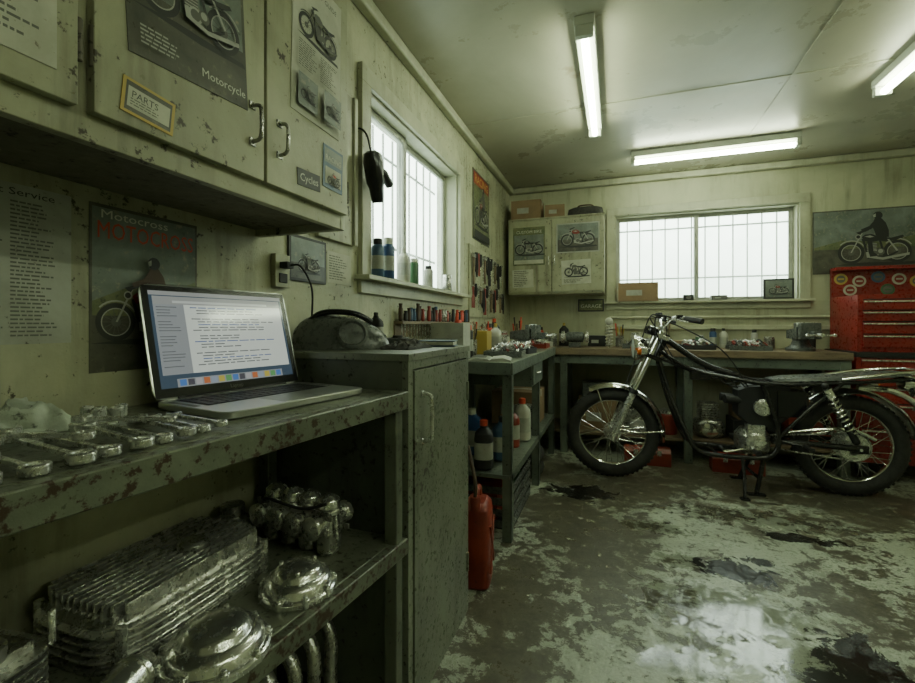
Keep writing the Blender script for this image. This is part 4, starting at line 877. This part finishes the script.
w.tube(spl([(1.35,-.13,.76),(1.6,-.135,.80),(1.76,-.10,.815),(1.79,0,.818),(1.76,.10,.815),(1.6,.135,.80),(1.35,.13,.76)],5),.010,M_chrome,10)
w.tube(spl([(1.5,0,.70),(1.68,0,.68),(1.79,0,.62),(1.87,0,.55)],5),[.02]*16,M_chrome,8)
fender(WB,.372,8,30,.07,M_chrome)
w.lathe([(.045,-.03),(.05,0),(.05,.02)],(1.76,0,.735),(1,0,-.1),M_chrome,24); w.lathe([(.047,.02),(.04,.045),(0,.05)],(1.76,0,.735),(1,0,-.1),M_tail,24)
w.box((1.86,0,.60),(.006,.17,.11),M_alu,Matrix.Rotation(.35,3,'Y'))
w.loft([[(x,-a_,z0),(x,a_,z0),(x,a_,z1),(x,-a_,z1)] for x,a_,z0,z1 in ((.80,.06,.50,.66),(.86,.085,.44,.69),(1.0,.085,.42,.70),(1.10,.07,.5,.70))],M_black)
w.bb(1.02,1.18,-.09,.06,.50,.67,M_blackg); w.lathe([(.05,0),(.055,.01),(.055,.03),(.03,.04),(0,.04)],(.93,-.085,.56),(0,-1,0),M_alu,24)
w.bb(.84,.94,-.11,-.05,.36,.44,M_alu); w.cyl((.72,-.05,.60),(.82,-.04,.59),.028,M_black); w.cyl((.72,.05,.60),(.82,.04,.59),.028,M_black)
w.loft([sring(.90,0,z,.1*q,.10*q,3,20) for z,q in ((.24,.7),(.27,1),(.36,1),(.40,.7))],M_aluD)
w.lathe([(.06,0),(.06,.015),(.045,.022),(.0,.024)],(.89,-.098,.33),(0,-1,0),M_satin,24)
for i in range(7):
    a_=Vector((.62+.05*i,random.uniform(-.05,.05),.80-.02*i)); w.tube(spl([a_,a_+Vector((.06,random.uniform(-.05,.05),-.08)),a_+Vector((.14,random.uniform(-.06,.06),-.04-.02*i))],5),.005,M_black,6)
w.lathe([(.085,-.003),(.085,.003),(.05,.003),(.05,-.003)],(WB,-.06,RW),(0,1,0),M_steel,36,True)
w.lathe([(.035,-.004),(.035,.004)],(.95,-.06,.33),(0,1,0),M_steel,18)
ch=[(WB+.088*math.cos(t),-.06,RW+.088*math.sin(t)) for t in [math.radians(95-i*19) for i in range(11)]]+[(.95+.038*math.cos(t),-.06,.33+.038*math.sin(t)) for t in [math.radians(265-i*34) for i in range(6)]]
w.tube(ch,.006,M_aluD,6,True)
w.tube(spl([(1.08,-.075,.40),(1.3,-.08,.435),(WB,-.08,.43),(WB+.1,-.08,.38)],5),.011,M_chrome,8)
for sgn in (-1,1):
    w.tube(spl([(.94,sgn*.09,.25),(.91,sgn*.12,.13),(.875,sgn*.155,.014)],4),.014,M_frame,10); w.box((.87,sgn*.165,.007),(.10,.04,.012),M_frame)
w.cyl((.90,-.13,.10),(.90,.13,.10),.011,M_frame)
w.tube([(.80,-.13,.24),(.785,-.22,.12),(.77,-.27,.012)],.010,M_frame,10); w.box((.77,-.27,.006),(.05,.04,.01),M_frame)
w.tube(spl([(.80,-.14,.29),(.70,-.16,.27),(.66,-.16,.30)],4),.007,M_chrome,8); w.cyl((.66,-.16,.30),(.66,-.22,.30),.01,M_black)
w.tube([(WB-.06,.11,RW+.06),(1.02,.1,.30)],.007,M_chrome); w.bb(.52,.64,-.03,.03,.72,.77,M_blackg)
w.done()

# ---------------------------------------------------------------- world, sky and camera
wd=bpy.data.worlds.new('sky'); SC.world=wd; wd.use_nodes=True; nt=wd.node_tree
bg=nt.nodes['Background']; tc=N(nt,'ShaderNodeTexCoord'); sx=N(nt,'ShaderNodeSeparateXYZ'); nt.links.new(tc.outputs['Generated'],sx.inputs[0])
cr=mixc(nt,ramp(nt,sx.outputs['Z'],.02,.20),(.42,.50,.45),(.90,1.0,.93)); nt.links.new(cr,bg.inputs['Color']); bg.inputs['Strength'].default_value=9
def portal(name,loc,rot,a,b_):
    l=bpy.data.lights.new(name,'AREA'); l.shape='RECTANGLE'; l.size=a; l.size_y=b_; l.cycles.is_portal=True
    o=bpy.data.objects.new(name,l); o.location=loc; o.rotation_euler=rot; COL.objects.link(o)
portal('sky_portal',(XL-.2,(WY0+WY1)/2,(WZ0+WZ1)/2),(0,-PI/2,0),WZ1-WZ0+.1,WY1-WY0+.1)
portal('sky_portal',((BX0+BX1)/2,YB+.2,(BZ0+BZ1)/2),(-PI/2,0,0),BX1-BX0+.1,BZ1-BZ0+.1)

cam=bpy.data.cameras.new('camera'); co=bpy.data.objects.new('camera',cam); COL.objects.link(co)
co.location=(0,0,1.10); co.rotation_euler=(PI/2,0,math.radians(19.45)); cam.sensor_width=36; cam.lens=36*446/915; cam.shift_y=-16.5/915; cam.clip_start=.03
SC.camera=co
